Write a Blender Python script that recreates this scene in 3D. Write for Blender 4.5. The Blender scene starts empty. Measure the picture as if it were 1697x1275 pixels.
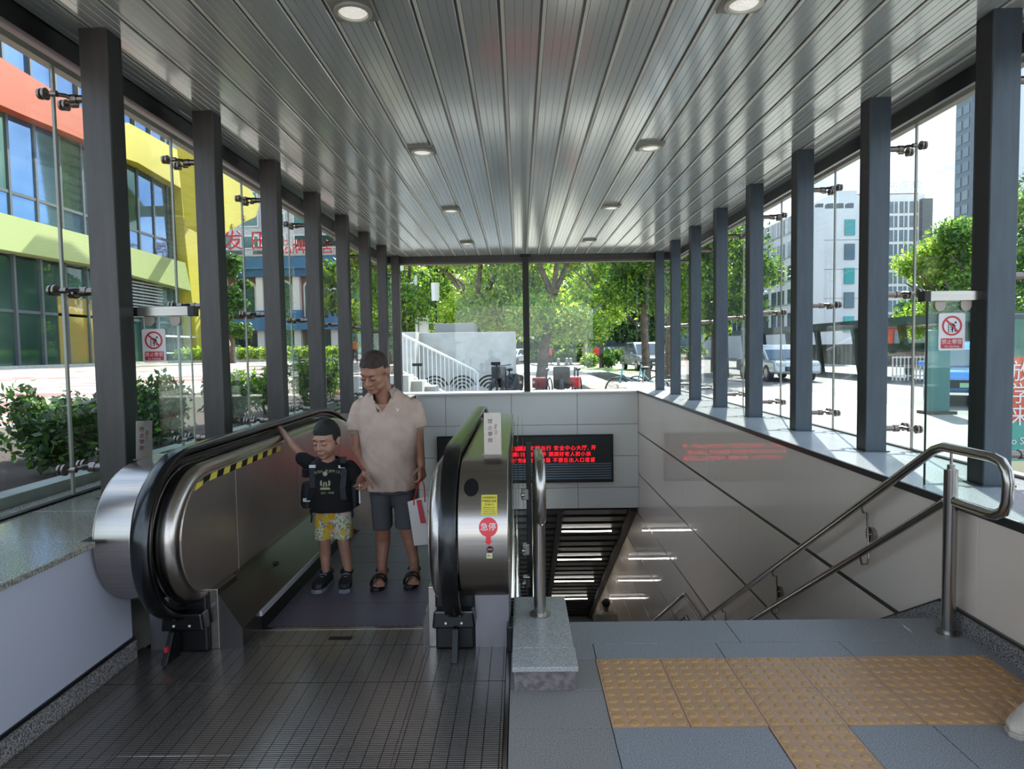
import bpy, bmesh, math, random
import numpy as np
from mathutils import Vector, Matrix, Euler, noise
from mathutils.bvhtree import BVHTree

S = bpy.context.scene
COL = S.collection
random.seed(7)

# ------------------------------------------------------------------ camera, world, sun, exposure
FPX = 1095.4637
CPOS = Vector((0, 0, 1.5))
RGT = Vector((0.99981957, 0.01087043, -0.01557738))
UPV = Vector((0.01497741, 0.05324747, 0.99846902))
FWD = Vector((-0.01168324, 0.99852218, -0.05307505))
cam = bpy.data.cameras.new('camera')
cam.sensor_width = 36.0
cam.lens = FPX / 1697 * 36.0
cam.clip_end = 1000
co = bpy.data.objects.new('camera', cam)
COL.objects.link(co)
M = Matrix.Identity(4)
for r in range(3):
    M[r][0], M[r][1], M[r][2], M[r][3] = RGT[r], UPV[r], -FWD[r], CPOS[r]
co.matrix_world = M
S.camera = co


def at(px, py, **k):
    """point seen at a photo pixel, on the plane x=, y= or z= ..."""
    d = FWD + RGT * ((px - 848.5) / FPX) - UPV * ((py - 637.5) / FPX)
    (a, v), = k.items()
    i = 'xyz'.index(a)
    return CPOS + d * ((v - CPOS[i]) / d[i])


S.view_settings.view_transform = 'Standard'
S.view_settings.look = 'None'
S.view_settings.gamma = 1.0
S.view_settings.use_curve_mapping = False
S.view_settings.exposure = 2.2
S.cycles.max_bounces = 8
S.cycles.diffuse_bounces = 4
S.cycles.glossy_bounces = 4
S.cycles.transparent_max_bounces = 24
S.cycles.caustics_reflective = False
S.cycles.caustics_refractive = False
S.cycles.sample_clamp_indirect = 4.0

world = bpy.data.worlds.new('sky')
S.world = world
world.use_nodes = True
wn, wl = world.node_tree.nodes, world.node_tree.links
wn.clear()
wo = wn.new('ShaderNodeOutputWorld')
wb = wn.new('ShaderNodeBackground')
tc = wn.new('ShaderNodeTexCoord')
sep = wn.new('ShaderNodeSeparateXYZ')
wl.new(tc.outputs['Generated'], sep.inputs[0])
rp = wn.new('ShaderNodeValToRGB')
rp.color_ramp.elements[0].position = 0.0
rp.color_ramp.elements[0].color = (0.46, 0.62, 0.74, 1)
rp.color_ramp.elements[1].position = 0.55
rp.color_ramp.elements[1].color = (0.14, 0.32, 0.64, 1)
wl.new(sep.outputs['Z'], rp.inputs[0])
mp = wn.new('ShaderNodeMapping')
mp.inputs['Scale'].default_value = (1.6, 1.6, 6.0)
wl.new(tc.outputs['Generated'], mp.inputs[0])
nz = wn.new('ShaderNodeTexNoise')
nz.inputs['Scale'].default_value = 2.2
nz.inputs['Detail'].default_value = 7
nz.inputs['Roughness'].default_value = 0.6
wl.new(mp.outputs[0], nz.inputs['Vector'])
cr = wn.new('ShaderNodeValToRGB')
cr.color_ramp.elements[0].position = 0.40
cr.color_ramp.elements[1].position = 0.66
wl.new(nz.outputs['Fac'], cr.inputs[0])
mx = wn.new('ShaderNodeMixRGB')
mx.inputs['Color2'].default_value = (0.92, 0.94, 0.96, 1)
wl.new(cr.outputs[0], mx.inputs['Fac'])
wl.new(rp.outputs[0], mx.inputs['Color1'])
wl.new(mx.outputs[0], wb.inputs['Color'])
wb.inputs['Strength'].default_value = 0.72
wl.new(wb.outputs[0], wo.inputs[0])

SUN = Vector((0.34, 1.05, 1.0)).normalized()
sl = bpy.data.lights.new('sun', 'SUN')
sl.energy = 3.3
sl.angle = 0.009
sl.color = (1.0, 0.96, 0.88)
so = bpy.data.objects.new('sun', sl)
so.rotation_euler = SUN.to_track_quat('Z', 'Y').to_euler()
so.location = (10, 30, 40)
COL.objects.link(so)


# ------------------------------------------------------------------ materials
def lin(h):
    if isinstance(h, str):
        c = [int(h[i:i + 2], 16) / 255 for i in (0, 2, 4)]
        c = [x / 12.92 if x <= 0.04045 else ((x + 0.055) / 1.055) ** 2.4 for x in c]
        return (*c, 1)
    return (*h, 1)


MATS = {}


def mat(name, c, rough=0.5, metal=0.0, spec=0.5, var=None, vscale=8.0, bump=0.0, bscale=40.0, stretch=None,
        emit=None, estr=1.0, coat=0.0, trans=0.0, detail=4.0, lo=0.4, hi=0.6, sub=0.0):
    if name in MATS:
        return MATS[name]
    m = bpy.data.materials.new(name)
    m.use_nodes = True
    n, l = m.node_tree.nodes, m.node_tree.links
    p = n['Principled BSDF']
    p.inputs['Base Color'].default_value = lin(c)
    p.inputs['Roughness'].default_value = rough
    p.inputs['Metallic'].default_value = metal
    p.inputs['Specular IOR Level'].default_value = spec
    if coat:
        p.inputs['Coat Weight'].default_value = coat
        p.inputs['Coat Roughness'].default_value = 0.03
    if sub:
        p.inputs['Subsurface Weight'].default_value = sub
        p.inputs['Subsurface Radius'].default_value = (0.02, 0.008, 0.004)
    if emit:
        p.inputs['Emission Color'].default_value = lin(emit)
        p.inputs['Emission Strength'].default_value = estr
    t = n.new('ShaderNodeTexCoord')
    mpn = n.new('ShaderNodeMapping')
    mpn.inputs['Scale'].default_value = stretch or (1, 1, 1)
    l.new(t.outputs['Object'], mpn.inputs[0])
    if var is not None:
        nn = n.new('ShaderNodeTexNoise')
        nn.inputs['Scale'].default_value = vscale
        nn.inputs['Detail'].default_value = detail
        l.new(mpn.outputs[0], nn.inputs['Vector'])
        r = n.new('ShaderNodeValToRGB')
        r.color_ramp.elements[0].position = lo
        r.color_ramp.elements[1].position = hi
        r.color_ramp.elements[0].color = lin(c)
        r.color_ramp.elements[1].color = lin(var)
        l.new(nn.outputs['Fac'], r.inputs[0])
        l.new(r.outputs[0], p.inputs['Base Color'])
    if bump:
        nb = n.new('ShaderNodeTexNoise')
        nb.inputs['Scale'].default_value = bscale
        nb.inputs['Detail'].default_value = 3
        l.new(mpn.outputs[0], nb.inputs['Vector'])
        b = n.new('ShaderNodeBump')
        b.inputs['Strength'].default_value = bump
        b.inputs['Distance'].default_value = 0.01
        l.new(nb.outputs['Fac'], b.inputs['Height'])
        l.new(b.outputs[0], p.inputs['Normal'])
    if trans:
        tr = n.new('ShaderNodeBsdfTranslucent')
        l.new(r.outputs[0], tr.inputs[0]) if var is not None else None
        if var is None:
            tr.inputs[0].default_value = lin(c)
        ms = n.new('ShaderNodeMixShader')
        ms.inputs[0].default_value = trans
        l.new(p.outputs[0], ms.inputs[1])
        l.new(tr.outputs[0], ms.inputs[2])
        l.new(ms.outputs[0], n['Material Output'].inputs[0])
    MATS[name] = m
    return m


def glass(name, tint, refl=1.0, base=0.03):
    m = bpy.data.materials.new(name)
    m.use_nodes = True
    n, l = m.node_tree.nodes, m.node_tree.links
    n.remove(n['Principled BSDF'])
    tr = n.new('ShaderNodeBsdfTransparent')
    tr.inputs[0].default_value = (*tint, 1)
    gl = n.new('ShaderNodeBsdfGlossy')
    gl.inputs['Roughness'].default_value = 0.0
    lw = n.new('ShaderNodeLayerWeight')
    lw.inputs[0].default_value = 0.5
    pw = n.new('ShaderNodeMath'); pw.operation = 'POWER'; pw.inputs[1].default_value = 4.5
    l.new(lw.outputs['Facing'], pw.inputs[0])
    mu = n.new('ShaderNodeMath'); mu.operation = 'MULTIPLY_ADD'
    mu.inputs[1].default_value = 0.9 * refl; mu.inputs[2].default_value = base * refl
    l.new(pw.outputs[0], mu.inputs[0])
    ms = n.new('ShaderNodeMixShader')
    l.new(mu.outputs[0], ms.inputs[0]); l.new(tr.outputs[0], ms.inputs[1]); l.new(gl.outputs[0], ms.inputs[2])
    l.new(ms.outputs[0], n['Material Output'].inputs[0])
    return m


def stripe_mat(name, c1, c2, axis, freq, duty=0.5, rough=0.35, metal=0.6, bump=0.4, axis2=None, freq2=1, duty2=0.9):
    """hard stripes along one object axis (optionally crossed by a second set)"""
    m = bpy.data.materials.new(name)
    m.use_nodes = True
    n, l = m.node_tree.nodes, m.node_tree.links
    p = n['Principled BSDF']
    p.inputs['Roughness'].default_value = rough
    p.inputs['Metallic'].default_value = metal
    t = n.new('ShaderNodeTexCoord')
    s = n.new('ShaderNodeSeparateXYZ')
    l.new(t.outputs['Object'], s.inputs[0])

    def saw(ax, fr, du):
        a = n.new('ShaderNodeMath'); a.operation = 'MULTIPLY'; a.inputs[1].default_value = fr
        l.new(s.outputs[ax], a.inputs[0])
        b = n.new('ShaderNodeMath'); b.operation = 'FRACT'
        l.new(a.outputs[0], b.inputs[0])
        c = n.new('ShaderNodeMath'); c.operation = 'LESS_THAN'; c.inputs[1].default_value = du
        l.new(b.outputs[0], c.inputs[0])
        return c
    g = saw(axis, freq, duty)
    if axis2:
        g2 = saw(axis2, freq2, duty2)
        k = n.new('ShaderNodeMath'); k.operation = 'MULTIPLY'
        l.new(g.outputs[0], k.inputs[0]); l.new(g2.outputs[0], k.inputs[1])
        g = k
    mxx = n.new('ShaderNodeMixRGB')
    mxx.inputs['Color1'].default_value = lin(c1)
    mxx.inputs['Color2'].default_value = lin(c2)
    l.new(g.outputs[0], mxx.inputs[0]); l.new(mxx.outputs[0], p.inputs['Base Color'])
    if bump:
        b = n.new('ShaderNodeBump'); b.inputs['Strength'].default_value = bump; b.inputs['Distance'].default_value = 0.003
        l.new(g.outputs[0], b.inputs['Height']); l.new(b.outputs[0], p.inputs['Normal'])
    return m


m_ceil = mat('ceiling metal', 'b9beba', 0.15, 0.35, var='c4c8c4', vscale=1.2, lo=.3, hi=.7, stretch=(3, .3, 1))
m_joint = mat('joint strip', 'd6d6ca', 0.3, 0.0)
m_col = mat('column grey paint', '504a47', 0.42, 0.2, var='494441', vscale=5, stretch=(4, 4, .6))
m_colr = mat('column blue grey paint', '49525b', 0.42, 0.2, var='434b54', vscale=5, stretch=(4, 4, .6))
m_black = mat('black', '08080a', 0.4)
m_web = mat('column recess black', '0e0f11', 0.5)
m_steel = mat('brushed steel', 'b3aaa2', 0.24, 1.0, var='a39b94', vscale=30, stretch=(.1, 6, 6), lo=.3, hi=.7)
m_tubest = mat('tube steel', 'a8a19a', 0.22, 1.0)
m_mirror = mat('polished panel steel', 'bcb0a4', 0.30, 0.8, var='aca094', vscale=2.5, lo=.3, hi=.7, bump=0.03, bscale=3)
m_dark = mat('dark fitting metal', '3a3c3c', 0.3, 0.9)
m_rail = mat('handrail rubber', '0a0a0b', 0.2, 0.0, spec=0.6)
m_granite = mat('grey granite', '76777a', 0.42, 0, var='a3a4a6', vscale=230, lo=.38, hi=.62, detail=0)
m_granite2 = mat('brownish granite', '76716f', 0.48, 0, var='a09b96', vscale=230, lo=.38, hi=.62, detail=0)
m_grlight = mat('pale granite', '8f8f8c', 0.3, 0, var='c4c2bd', vscale=180, lo=.4, hi=.65, detail=2)
m_ledgeL = mat('speckled polished granite', '6c6a60', 0.12, 0, var='a9a598', vscale=120, lo=.42, hi=.62, detail=3)
m_ledgeR = mat('pale ledge granite', 'a9b0b8', 0.22, 0, var='c3c8cc', vscale=90, lo=.4, hi=.6)
m_skirt = mat('salt and pepper granite', '4e4a49', 0.4, 0, var='a39d99', vscale=150, lo=.45, hi=.56, detail=2)
m_panL = mat('white enamel panel', 'bcbcc8', 0.3, 0, coat=.3)
m_panR = mat('warm white enamel panel', 'ecd9c8', 0.45, 0, coat=1.0, spec=.4)
m_panE = mat('pale grey enamel panel', 'e6e4de', 0.22, 0, coat=.3)
m_grout = mat('dark joint', '1d1d1e', 0.5)
m_strip = mat('joint metal strip', '5c5a58', 0.3, 0.8)
m_tact = mat('ochre tactile ceramic', 'c99b76', 0.35, 0, var='b98f6c', vscale=5, lo=.35, hi=.65)
m_tactd = mat('ochre tactile dome', 'c2925a', 0.3, 0, var='bb9466', vscale=6)
m_plate = stripe_mat('ribbed landing plate steel', '4a4441', 'aaa39b', 'Y', 80, 0.62, 0.24, 0.7, 0.5, 'X', 16, 0.93)
m_plates = mat('plain landing steel', '6d6966', 0.25, 0.9)
m_step = stripe_mat('escalator step grooves', '100e16', '9a92ac', 'X', 105, 0.5, 0.4, 0.35, 0.8)
m_riser = mat('step edge', '6a6470', 0.4, 0.7)
m_yel = mat('yellow tape', 'd8c64a', 0.4)
m_white = mat('white paint', 'e4e4e2', 0.4)
m_offw = mat('sign white', 'dedad8', 0.3)
m_red = mat('sign red', 'c02638', 0.35)
m_redbr = mat('bright red sticker', 'e03038', 0.35)
m_led = mat('led red', 'ff2030', 0.5, emit='ff1828', estr=.42)
m_lightstrip = mat('light strip', 'ffffff', 0.5, emit='fffaf0', estr=5.0)
m_lens = mat('downlight lens', 'd8dcd4', 0.15, 0.0, var='b8bcb4', vscale=60)
m_dlens = mat('downlight diffuser', 'e4e6de', 0.2, 0.0, var='c8ccc4', vscale=60, emit='fffaf0', estr=.12)
m_glass = glass('clear glazing', (0.965, 0.985, 0.975), 1.0, 0.03)
m_guard = glass('guard glass', (0.90, 0.96, 0.93), 1.0, 0.04)
m_gedge = mat('glass edge seal', '9a9a8c', 0.25, 0, spec=.8)
m_fit = mat('bracket steel', '7c726b', 0.28, 0.9)


# ------------------------------------------------------------------ mesh builder
class B:
    def __init__(s):
        s.v, s.f, s.mi, s.cur = [], [], [], 0

    def m(s, i):
        s.cur = i
        return s

    def add(s, vs, fs):
        o = len(s.v)
        s.v += [tuple(v) for v in vs]
        for f in fs:
            s.f.append([i + o for i in f])
            s.mi.append(s.cur)
        return s

    def box(s, x0, x1, y0, y1, z0, z1):
        x0, x1 = min(x0, x1), max(x0, x1); y0, y1 = min(y0, y1), max(y0, y1); z0, z1 = min(z0, z1), max(z0, z1)
        return s.add([(x, y, z) for z in (z0, z1) for y in (y0, y1) for x in (x0, x1)],
                     [(0, 2, 3, 1), (4, 5, 7, 6), (0, 1, 5, 4), (2, 6, 7, 3), (0, 4, 6, 2), (1, 3, 7, 5)])

    def prism(s, poly, axis, a, b):
        n = len(poly)
        A = sum(poly[i][0] * poly[(i + 1) % n][1] - poly[(i + 1) % n][0] * poly[i][1] for i in range(n))
        if A < 0:
            poly = poly[::-1]

        def P(u, v, w):
            return {'x': (w, u, v), 'y': (u, w, v), 'z': (u, v, w)}[axis]
        vs = [P(u, v, a) for u, v in poly] + [P(u, v, b) for u, v in poly]
        flip = (axis == 'y') != (b < a)
        fs = [tuple(range(n))[::-1], tuple(range(n, 2 * n))] + [(i, (i + 1) % n, n + (i + 1) % n, n + i) for i in range(n)]
        if flip:
            fs = [f[::-1] for f in fs]
        return s.add(vs, fs)

    def loft(s, rings, cap=True, closed=False):
        n = len(rings[0])
        vs = [p for r in rings for p in r]
        fs = []
        R = len(rings)
        for i in range(R if closed else R - 1):
            for j in range(n):
                a, b = i * n + j, i * n + (j + 1) % n
                c, d = ((i + 1) % R) * n + (j + 1) % n, ((i + 1) % R) * n + j
                fs.append((a, b, c, d))
        if cap and not closed:
            fs += [tuple(range(n))[::-1], tuple(range((R - 1) * n, R * n))]
        return s.add(vs, fs)

    def tube(s, pts, r, n=10, closed=False, flat=None):
        pts = [Vector(p) for p in pts]
        rs = r if isinstance(r, (list, tuple)) else [r] * len(pts)
        rings = []
        N = len(pts)
        prev = None
        for i, p in enumerate(pts):
            if closed:
                t = pts[(i + 1) % N] - pts[i - 1]
            else:
                t = pts[min(i + 1, N - 1)] - pts[max(i - 1, 0)]
            t.normalize()
            if prev is None:
                up = Vector((0, 0, 1)) if abs(t.z) < .9 else Vector((1, 0, 0))
                u = t.cross(up).normalized()
            else:
                u = (prev - t * prev.dot(t)).normalized()
            prev = u
            w = t.cross(u)
            a = rs[i]
            ru, rw = (a, a) if flat is None else (a * flat[0], a * flat[1])
            rings.append([p + u * (math.cos(q) * ru) + w * (math.sin(q) * rw) for q in [-2 * math.pi * k / n for k in range(n)]][::-1])
        return s.loft(rings, True, closed)

    def cyl(s, p0, p1, r0, r1=None, n=14):
        return s.tube([p0, p1], [r0, r0 if r1 is None else r1], n)

    def ball(s, c, r, n=12, mt=None):
        rr = r if isinstance(r, (tuple, list)) else (r, r, r)
        c = Vector(c)
        rings = []
        h = n // 2
        for i in range(1, h):
            ph = math.pi * i / h
            rings.append([Vector((rr[0] * math.sin(ph) * math.cos(2 * math.pi * k / n), rr[1] * math.sin(ph) * math.sin(2 * math.pi * k / n), -rr[2] * math.cos(ph))) for k in range(n)])
        vs = [q for g in rings for q in g] + [Vector((0, 0, -rr[2])), Vector((0, 0, rr[2]))]
        if mt:
            vs = [mt @ q for q in vs]
        vs = [c + q for q in vs]
        R = len(rings)
        fs = [(i * n + j, i * n + (j + 1) % n, (i + 1) * n + (j + 1) % n, (i + 1) * n + j) for i in range(R - 1) for j in range(n)]
        fs += [((j + 1) % n, j, R * n) for j in range(n)] + [((R - 1) * n + j, (R - 1) * n + (j + 1) % n, R * n + 1) for j in range(n)]
        return s.add(vs, fs)

    def capsule(s, p0, p1, r0, r1, n=14):
        p0, p1 = Vector(p0), Vector(p1)
        d = (p1 - p0)
        L = d.length
        d = d / L if L > 1e-6 else Vector((0, 0, 1))
        pts, rs = [], []
        for k in range(1, 5):
            a = math.pi / 2 * k / 4
            pts.append(p0 - d * r0 * math.cos(a)); rs.append(r0 * math.sin(a))
        for k in range(4, 0, -1):
            a = math.pi / 2 * k / 4
            pts.append(p1 + d * r1 * math.cos(a)); rs.append(r1 * math.sin(a))
        return s.tube(pts, rs, n)

    def mesh(s, name, off=(0, 0, 0)):
        me = bpy.data.meshes.new(name)
        ox, oy, oz = off
        me.from_pydata([(x - ox, y - oy, z - oz) for x, y, z in s.v], [], s.f)
        if any(s.mi):
            me.polygons.foreach_set('material_index', s.mi)
        me.update()
        return me


def wloc(o):
    v = Vector((0, 0, 0))
    while o:
        v += o.location
        o = o.parent
    return v


def tag(o, label=None, cat=None, group=None, kind=None):
    if label: o['label'] = label
    if cat: o['category'] = cat
    if group: o['group'] = group
    if kind: o['kind'] = kind
    return o


def obj(name, b, mt, parent=None, smooth=None, bevel=0, seg=2, off=None, **k):
    """b: builder or mesh, in WORLD coordinates; moved into the parent's frame"""
    base = Vector((0, 0, 0)) if parent is None else wloc(parent)
    o_ = Vector(off) if off is not None else base
    me = b.mesh(name, o_) if isinstance(b, B) else b
    for x in (mt if isinstance(mt, (list, tuple)) else [mt]):
        me.materials.append(x)
    if smooth:
        me.polygons.foreach_set('use_smooth', [True] * len(me.polygons))
        me.set_sharp_from_angle(angle=math.radians(smooth))
    o = bpy.data.objects.new(name, me)
    COL.objects.link(o)
    if parent:
        o.parent = parent
    if off is not None:
        o.location = o_ - base
    if bevel:
        md = o.modifiers.new('bevel', 'BEVEL')
        md.width = bevel; md.segments = seg; md.limit_method = 'ANGLE'; md.angle_limit = math.radians(40)
    return tag(o, **k)


def empty(name, loc, label=None, cat=None, group=None, kind=None):
    o = bpy.data.objects.new(name, None)
    o.location = loc
    o.empty_display_size = .1
    COL.objects.link(o)
    return tag(o, label, cat, group, kind)


def dup(root, loc=None, label=None, parent=None, rotz=None):
    r = root.copy(); COL.objects.link(r)
    if parent: r.parent = parent
    if loc is not None: r.location = loc
    if rotz is not None: r.rotation_euler = (0, 0, rotz)
    if label: r['label'] = label
    for ch in list(root.children):
        dup(ch, parent=r)
    return r


def text_mesh(body, size, extrude=0.001, align='CENTER', spacing=1.0):
    c = bpy.data.curves.new('lettering', 'FONT')
    c.body = body; c.size = size; c.extrude = extrude; c.align_x = align; c.align_y = 'CENTER'
    c.space_character = spacing
    c.resolution_u = 3
    o = bpy.data.objects.new('lettering', c)
    COL.objects.link(o)
    dg = bpy.context.evaluated_depsgraph_get()
    me = bpy.data.meshes.new_from_object(o.evaluated_get(dg))
    bpy.data.objects.remove(o)
    me.materials.clear()
    return me


def text(name, body, size, pos, mt, parent, rot=(math.pi / 2, 0, 0), extrude=.001, conform=None, spacing=1.0, align='CENTER', **k):
    me = text_mesh(body, size, extrude, align, spacing)
    R = Euler(rot).to_matrix().to_4x4()
    me.transform(Matrix.Translation(Vector(pos)) @ R)
    if conform:
        for v in me.vertices:
            v.co = conform(v.co)
    me.transform(Matrix.Translation(-wloc(parent)) if parent else Matrix.Identity(4))
    return obj(name, me, mt, parent, **k)


def fuse(b, voxel, smooth=6, name='body', disp=None):
    """one continuous surface out of overlapping shapes"""
    me = b.mesh(name)
    o = bpy.data.objects.new('tmp', me)
    COL.objects.link(o)
    r = o.modifiers.new('r', 'REMESH'); r.mode = 'VOXEL'; r.voxel_size = voxel
    s = o.modifiers.new('s', 'SMOOTH'); s.factor = .5; s.iterations = smooth
    dg = bpy.context.evaluated_depsgraph_get()
    out = bpy.data.meshes.new_from_object(o.evaluated_get(dg))
    bpy.data.objects.remove(o)
    bpy.data.meshes.remove(me)
    if disp:
        ns = [v.normal.copy() for v in out.vertices]
        for v, nn in zip(out.vertices, ns):
            v.co = v.co + nn * disp(v.co)
    return out


def relax(me, fn, it=5):
    bm = bmesh.new(); bm.from_mesh(me)
    vs = [v for v in bm.verts if fn(v.co)]
    for _ in range(it):
        bmesh.ops.smooth_vert(bm, verts=vs, factor=.5, use_axis_x=True, use_axis_y=True, use_axis_z=True)
    bm.to_mesh(me); bm.free()
    return me


def ribbon(pts, w, th):
    """flat strap facing the camera side: width along x, thickness along y"""
    b = B()
    b.loft([[Vector(p) + Vector((sx * w / 2, sy * th, 0)) for sx, sy in ((-1, -1), (1, -1), (1, 1), (-1, 1))] for p in pts])
    return b


def shift(me, v):
    me.transform(Matrix.Translation(v))
    return me


def cut(me, fn, tidy=4):
    """drop faces whose centre satisfies fn"""
    bm = bmesh.new(); bm.from_mesh(me)
    bmesh.ops.delete(bm, geom=[f for f in bm.faces if fn(f.calc_center_median())], context='FACES')
    for _ in range(tidy):
        bmesh.ops.smooth_vert(bm, verts=[v for v in bm.verts if v.is_boundary], factor=.5, use_axis_x=True, use_axis_y=True, use_axis_z=True)
    bm.to_mesh(me); bm.free()
    return me


def arc(cy, cz, r, a0, a1, n=16):
    return [(cy + r * math.cos(math.radians(a0 + (a1 - a0) * i / n)), cz + r * math.sin(math.radians(a0 + (a1 - a0) * i / n))) for i in range(n + 1)]


ORD = ['nearest', 'second nearest', 'third nearest', 'fourth nearest', 'fifth nearest', 'sixth nearest', 'seventh nearest', 'farthest']

# ------------------------------------------------------------------ the setting
ZT, ZL = 3.317, 0.68
YC = [3.7355 + 1.274 * k for k in range(-1, 8)]

# floor
floor = obj('floor', B().box(-1.97, 2.30, -1.5, 3.50, -.3, -.022), m_grout, kind='structure')


def slab(x0, x1, y0, y1, mt, name='floor_tile', top=0.0):
    g = .0018
    return obj(name, B().box(x0 + g, x1 - g, y0 + g, y1 - g, -.022, top), mt, floor, bevel=.0012, seg=1)


for xa, xb in ((-.065, .35), (.35, .97), (.97, 1.59), (1.59, 2.20), (2.20, 2.30)):
    slab(xa, xb, 3.12, 3.285, m_granite)
for xa, xb in ((-.065, 1.1), (1.1, 2.30)):
    slab(xa, xb, 3.285, 3.56, m_granite)
slab(-.065, .345, 2.54, 2.83, m_granite2); slab(-.065, .345, 2.83, 3.12, m_granite2)
slab(2.205, 2.30, 2.54, 3.12, m_granite)
for j, (ya, yb) in enumerate(((1.93, 2.54), (1.32, 1.93), (.7, 1.32), (.0, .7), (-.8, 0))):
    slab(-.065, .345, ya, yb, m_granite2)
    slab(.345, .958, ya, yb, m_granite)
    slab(1.27, 1.60, ya, yb, m_granite)
    slab(1.60, 2.30, ya, yb, m_granite)
# tactile tiles: a slab with 5 x 5 domes, shared mesh
tb = B().m(0).box(.0015, .3085, .0015, .2885, -.022, .001)
tb.m(1)
for i in range(5):
    for j in range(5):
        cx, cy = .031 + i * .062, .029 + j * .058
        rings = []
        for r, z in ((.022, .001), (.019, .0045), (.012, .006)):
            rings.append([(cx + r * math.cos(a), cy + r * math.sin(a), z) for a in [2 * math.pi * k / 10 for k in range(10)]])
        tb.loft(rings)
tme = tb.mesh('tactile_tile')
tme.materials.append(m_tact); tme.materials.append(m_tactd)
tiles = [(.345 + .31 * i, 2.54 + .29 * j) for i in range(6) for j in range(2)] + [(.96, 2.25 - .29 * j) for j in range(6)]
for x, y in tiles:
    o = bpy.data.objects.new('tactile_tile', tme)
    COL.objects.link(o); o.parent = floor; o.location = (x, y, 0)

# walls
wl_ = obj('wall_left', B().box(-2.78, -1.965, -1.5, 3.15, -.3, .655).box(-2.78, -2.03, 3.15, 12.9, -9, .655), m_grout, kind='structure')
for ya, yb in ((-1.5, -.3), (-.3, .9), (.9, 2.1), (2.1, 3.2)):
    obj('wall_panel', B().box(-1.966, -1.945, ya + .002, yb - .002, .10, .655), m_panL, wl_, bevel=.002)
bl = empty('baseboard_left', (-1.94, 1, 0), kind='structure')
for ya, yb in ((-1.5, .2), (.2, 1.7), (1.7, 3.2)):
    obj('skirting_stone', B().box(-1.97, -1.925, ya + .002, yb - .002, -.02, .085), m_skirt, bl, bevel=.002)
    obj('skirting_trim', B().box(-1.97, -1.937, ya, yb, .085, .10), m_dark, bl)
wr = obj('wall_right', B().box(2.312, 3.2, -1.5, 26, -12, .64), m_grout, kind='structure')
zs = [.655, -.15, -.96, -1.77, -2.58, -3.39, -4.2, -5.01, -5.82, -6.63, -7.44]
for i in range(len(zs) - 1):
    y = -1.5 + (0 if i == 0 else 1.2)
    while y < 25:
        if not (i > 0 and y + 2.4 < 3.5):
            ya = max(y, 3.3) if i > 0 else y
            obj('wall_panel', B().box(2.29, 2.313, ya + .0015, min(y + 2.4, 26) - .0015, zs[i + 1] + .016, zs[i] - .016), m_panR, wr, bevel=.0015, seg=1)
        y += 2.4
    if i:
        obj('joint_strip', B().box(2.294, 2.314, 3.3, 26, zs[i] - .016, zs[i] + .016), m_strip, wr)
br = empty('baseboard_right', (2.28, 1, 0), kind='structure')
for ya, yb in ((-1.5, .4), (.4, 1.9), (1.9, 3.56)):
    obj('skirting_stone', B().box(2.262, 2.30, ya + .002, yb - .002, -.02, .095), m_skirt, br, bevel=.002)
    obj('skirting_trim', B().box(2.272, 2.30, ya, yb, .095, .108), m_strip, br)
sp = [(3.56, -.3), (3.56, .095), (7.9, -2.53), (7.9, -2.9)]
obj('skirting_stone', B().prism(sp, 'x', 2.262, 2.295), m_skirt, br)
obj('skirting_trim', B().prism([(3.56, .095), (3.56, .108), (7.9, -2.517), (7.9, -2.53)], 'x', 2.266, 2.295), m_strip, br)

# ledges under the glazing
lg = empty('trim_1', (-2.3, 6, ZL), kind='structure')
for k in range(-3, 8):
    ya = YC[0] + 1.274 * k - .3
    yb = ya + 1.274
    if ya < 2.86 < yb:
        obj('ledge_slab', B().box(-2.78, -1.885, ya + .002, 2.86, ZL - .025, ZL), m_ledgeL, lg, bevel=.003)
        ya = 2.86
    obj('ledge_slab', B().box(-2.78, -1.885 if ya < 2.8 else -1.96, ya + .002, min(yb, 12.9) - .002, ZL - .025, ZL), m_ledgeL, lg, bevel=.003)
lr = empty('trim_2', (2.6, 6, ZL), kind='structure')
for k in range(-3, 9):
    ya = YC[0] + 1.274 * k + .06
    yb = ya + 1.274
    obj('ledge_slab', B().box(2.262, 2.70, ya + .002, min(yb, 12.95) - .002, ZL - .028, ZL), m_ledgeR, lr, bevel=.003)
    obj('ledge_slab', B().box(2.704, 3.14, ya + .002, min(yb, 12.95) - .002, ZL - .028, ZL - .001), m_ledgeR, lr, bevel=.003)
obj('ledge_trim', B().box(2.256, 2.263, -1.5, 12.8, ZL - .045, ZL - .003), m_strip, lr)

# end wall over the shaft
we = obj('wall_far', B().box(-2.0, 2.31, 12.84, 13.05, -1.63, .62), m_grout, kind='structure')
xs = [-2.0, -1.45, -.17, 1.11, 2.29]
ze = [.64, .02, -.6, -1.22, -1.63]
for i in range(4):
    for j in range(4):
        obj('wall_panel', B().box(xs[i] + .004, xs[i + 1] - .004, 12.8, 12.842, ze[j + 1] + .004, ze[j] - .004), m_panE, we, bevel=.002, seg=1)
obj('trim_3', B().box(-2.7, 3.1, 12.72, 13.3, .635, .672), m_offw, kind='structure', bevel=.004)
wl2 = obj('wall_left_lower', B().box(-2.6, -2.05, 12.9, 26, -12, -1.63), m_grout, kind='structure')
wl2.name = 'wall_shaft'

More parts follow.
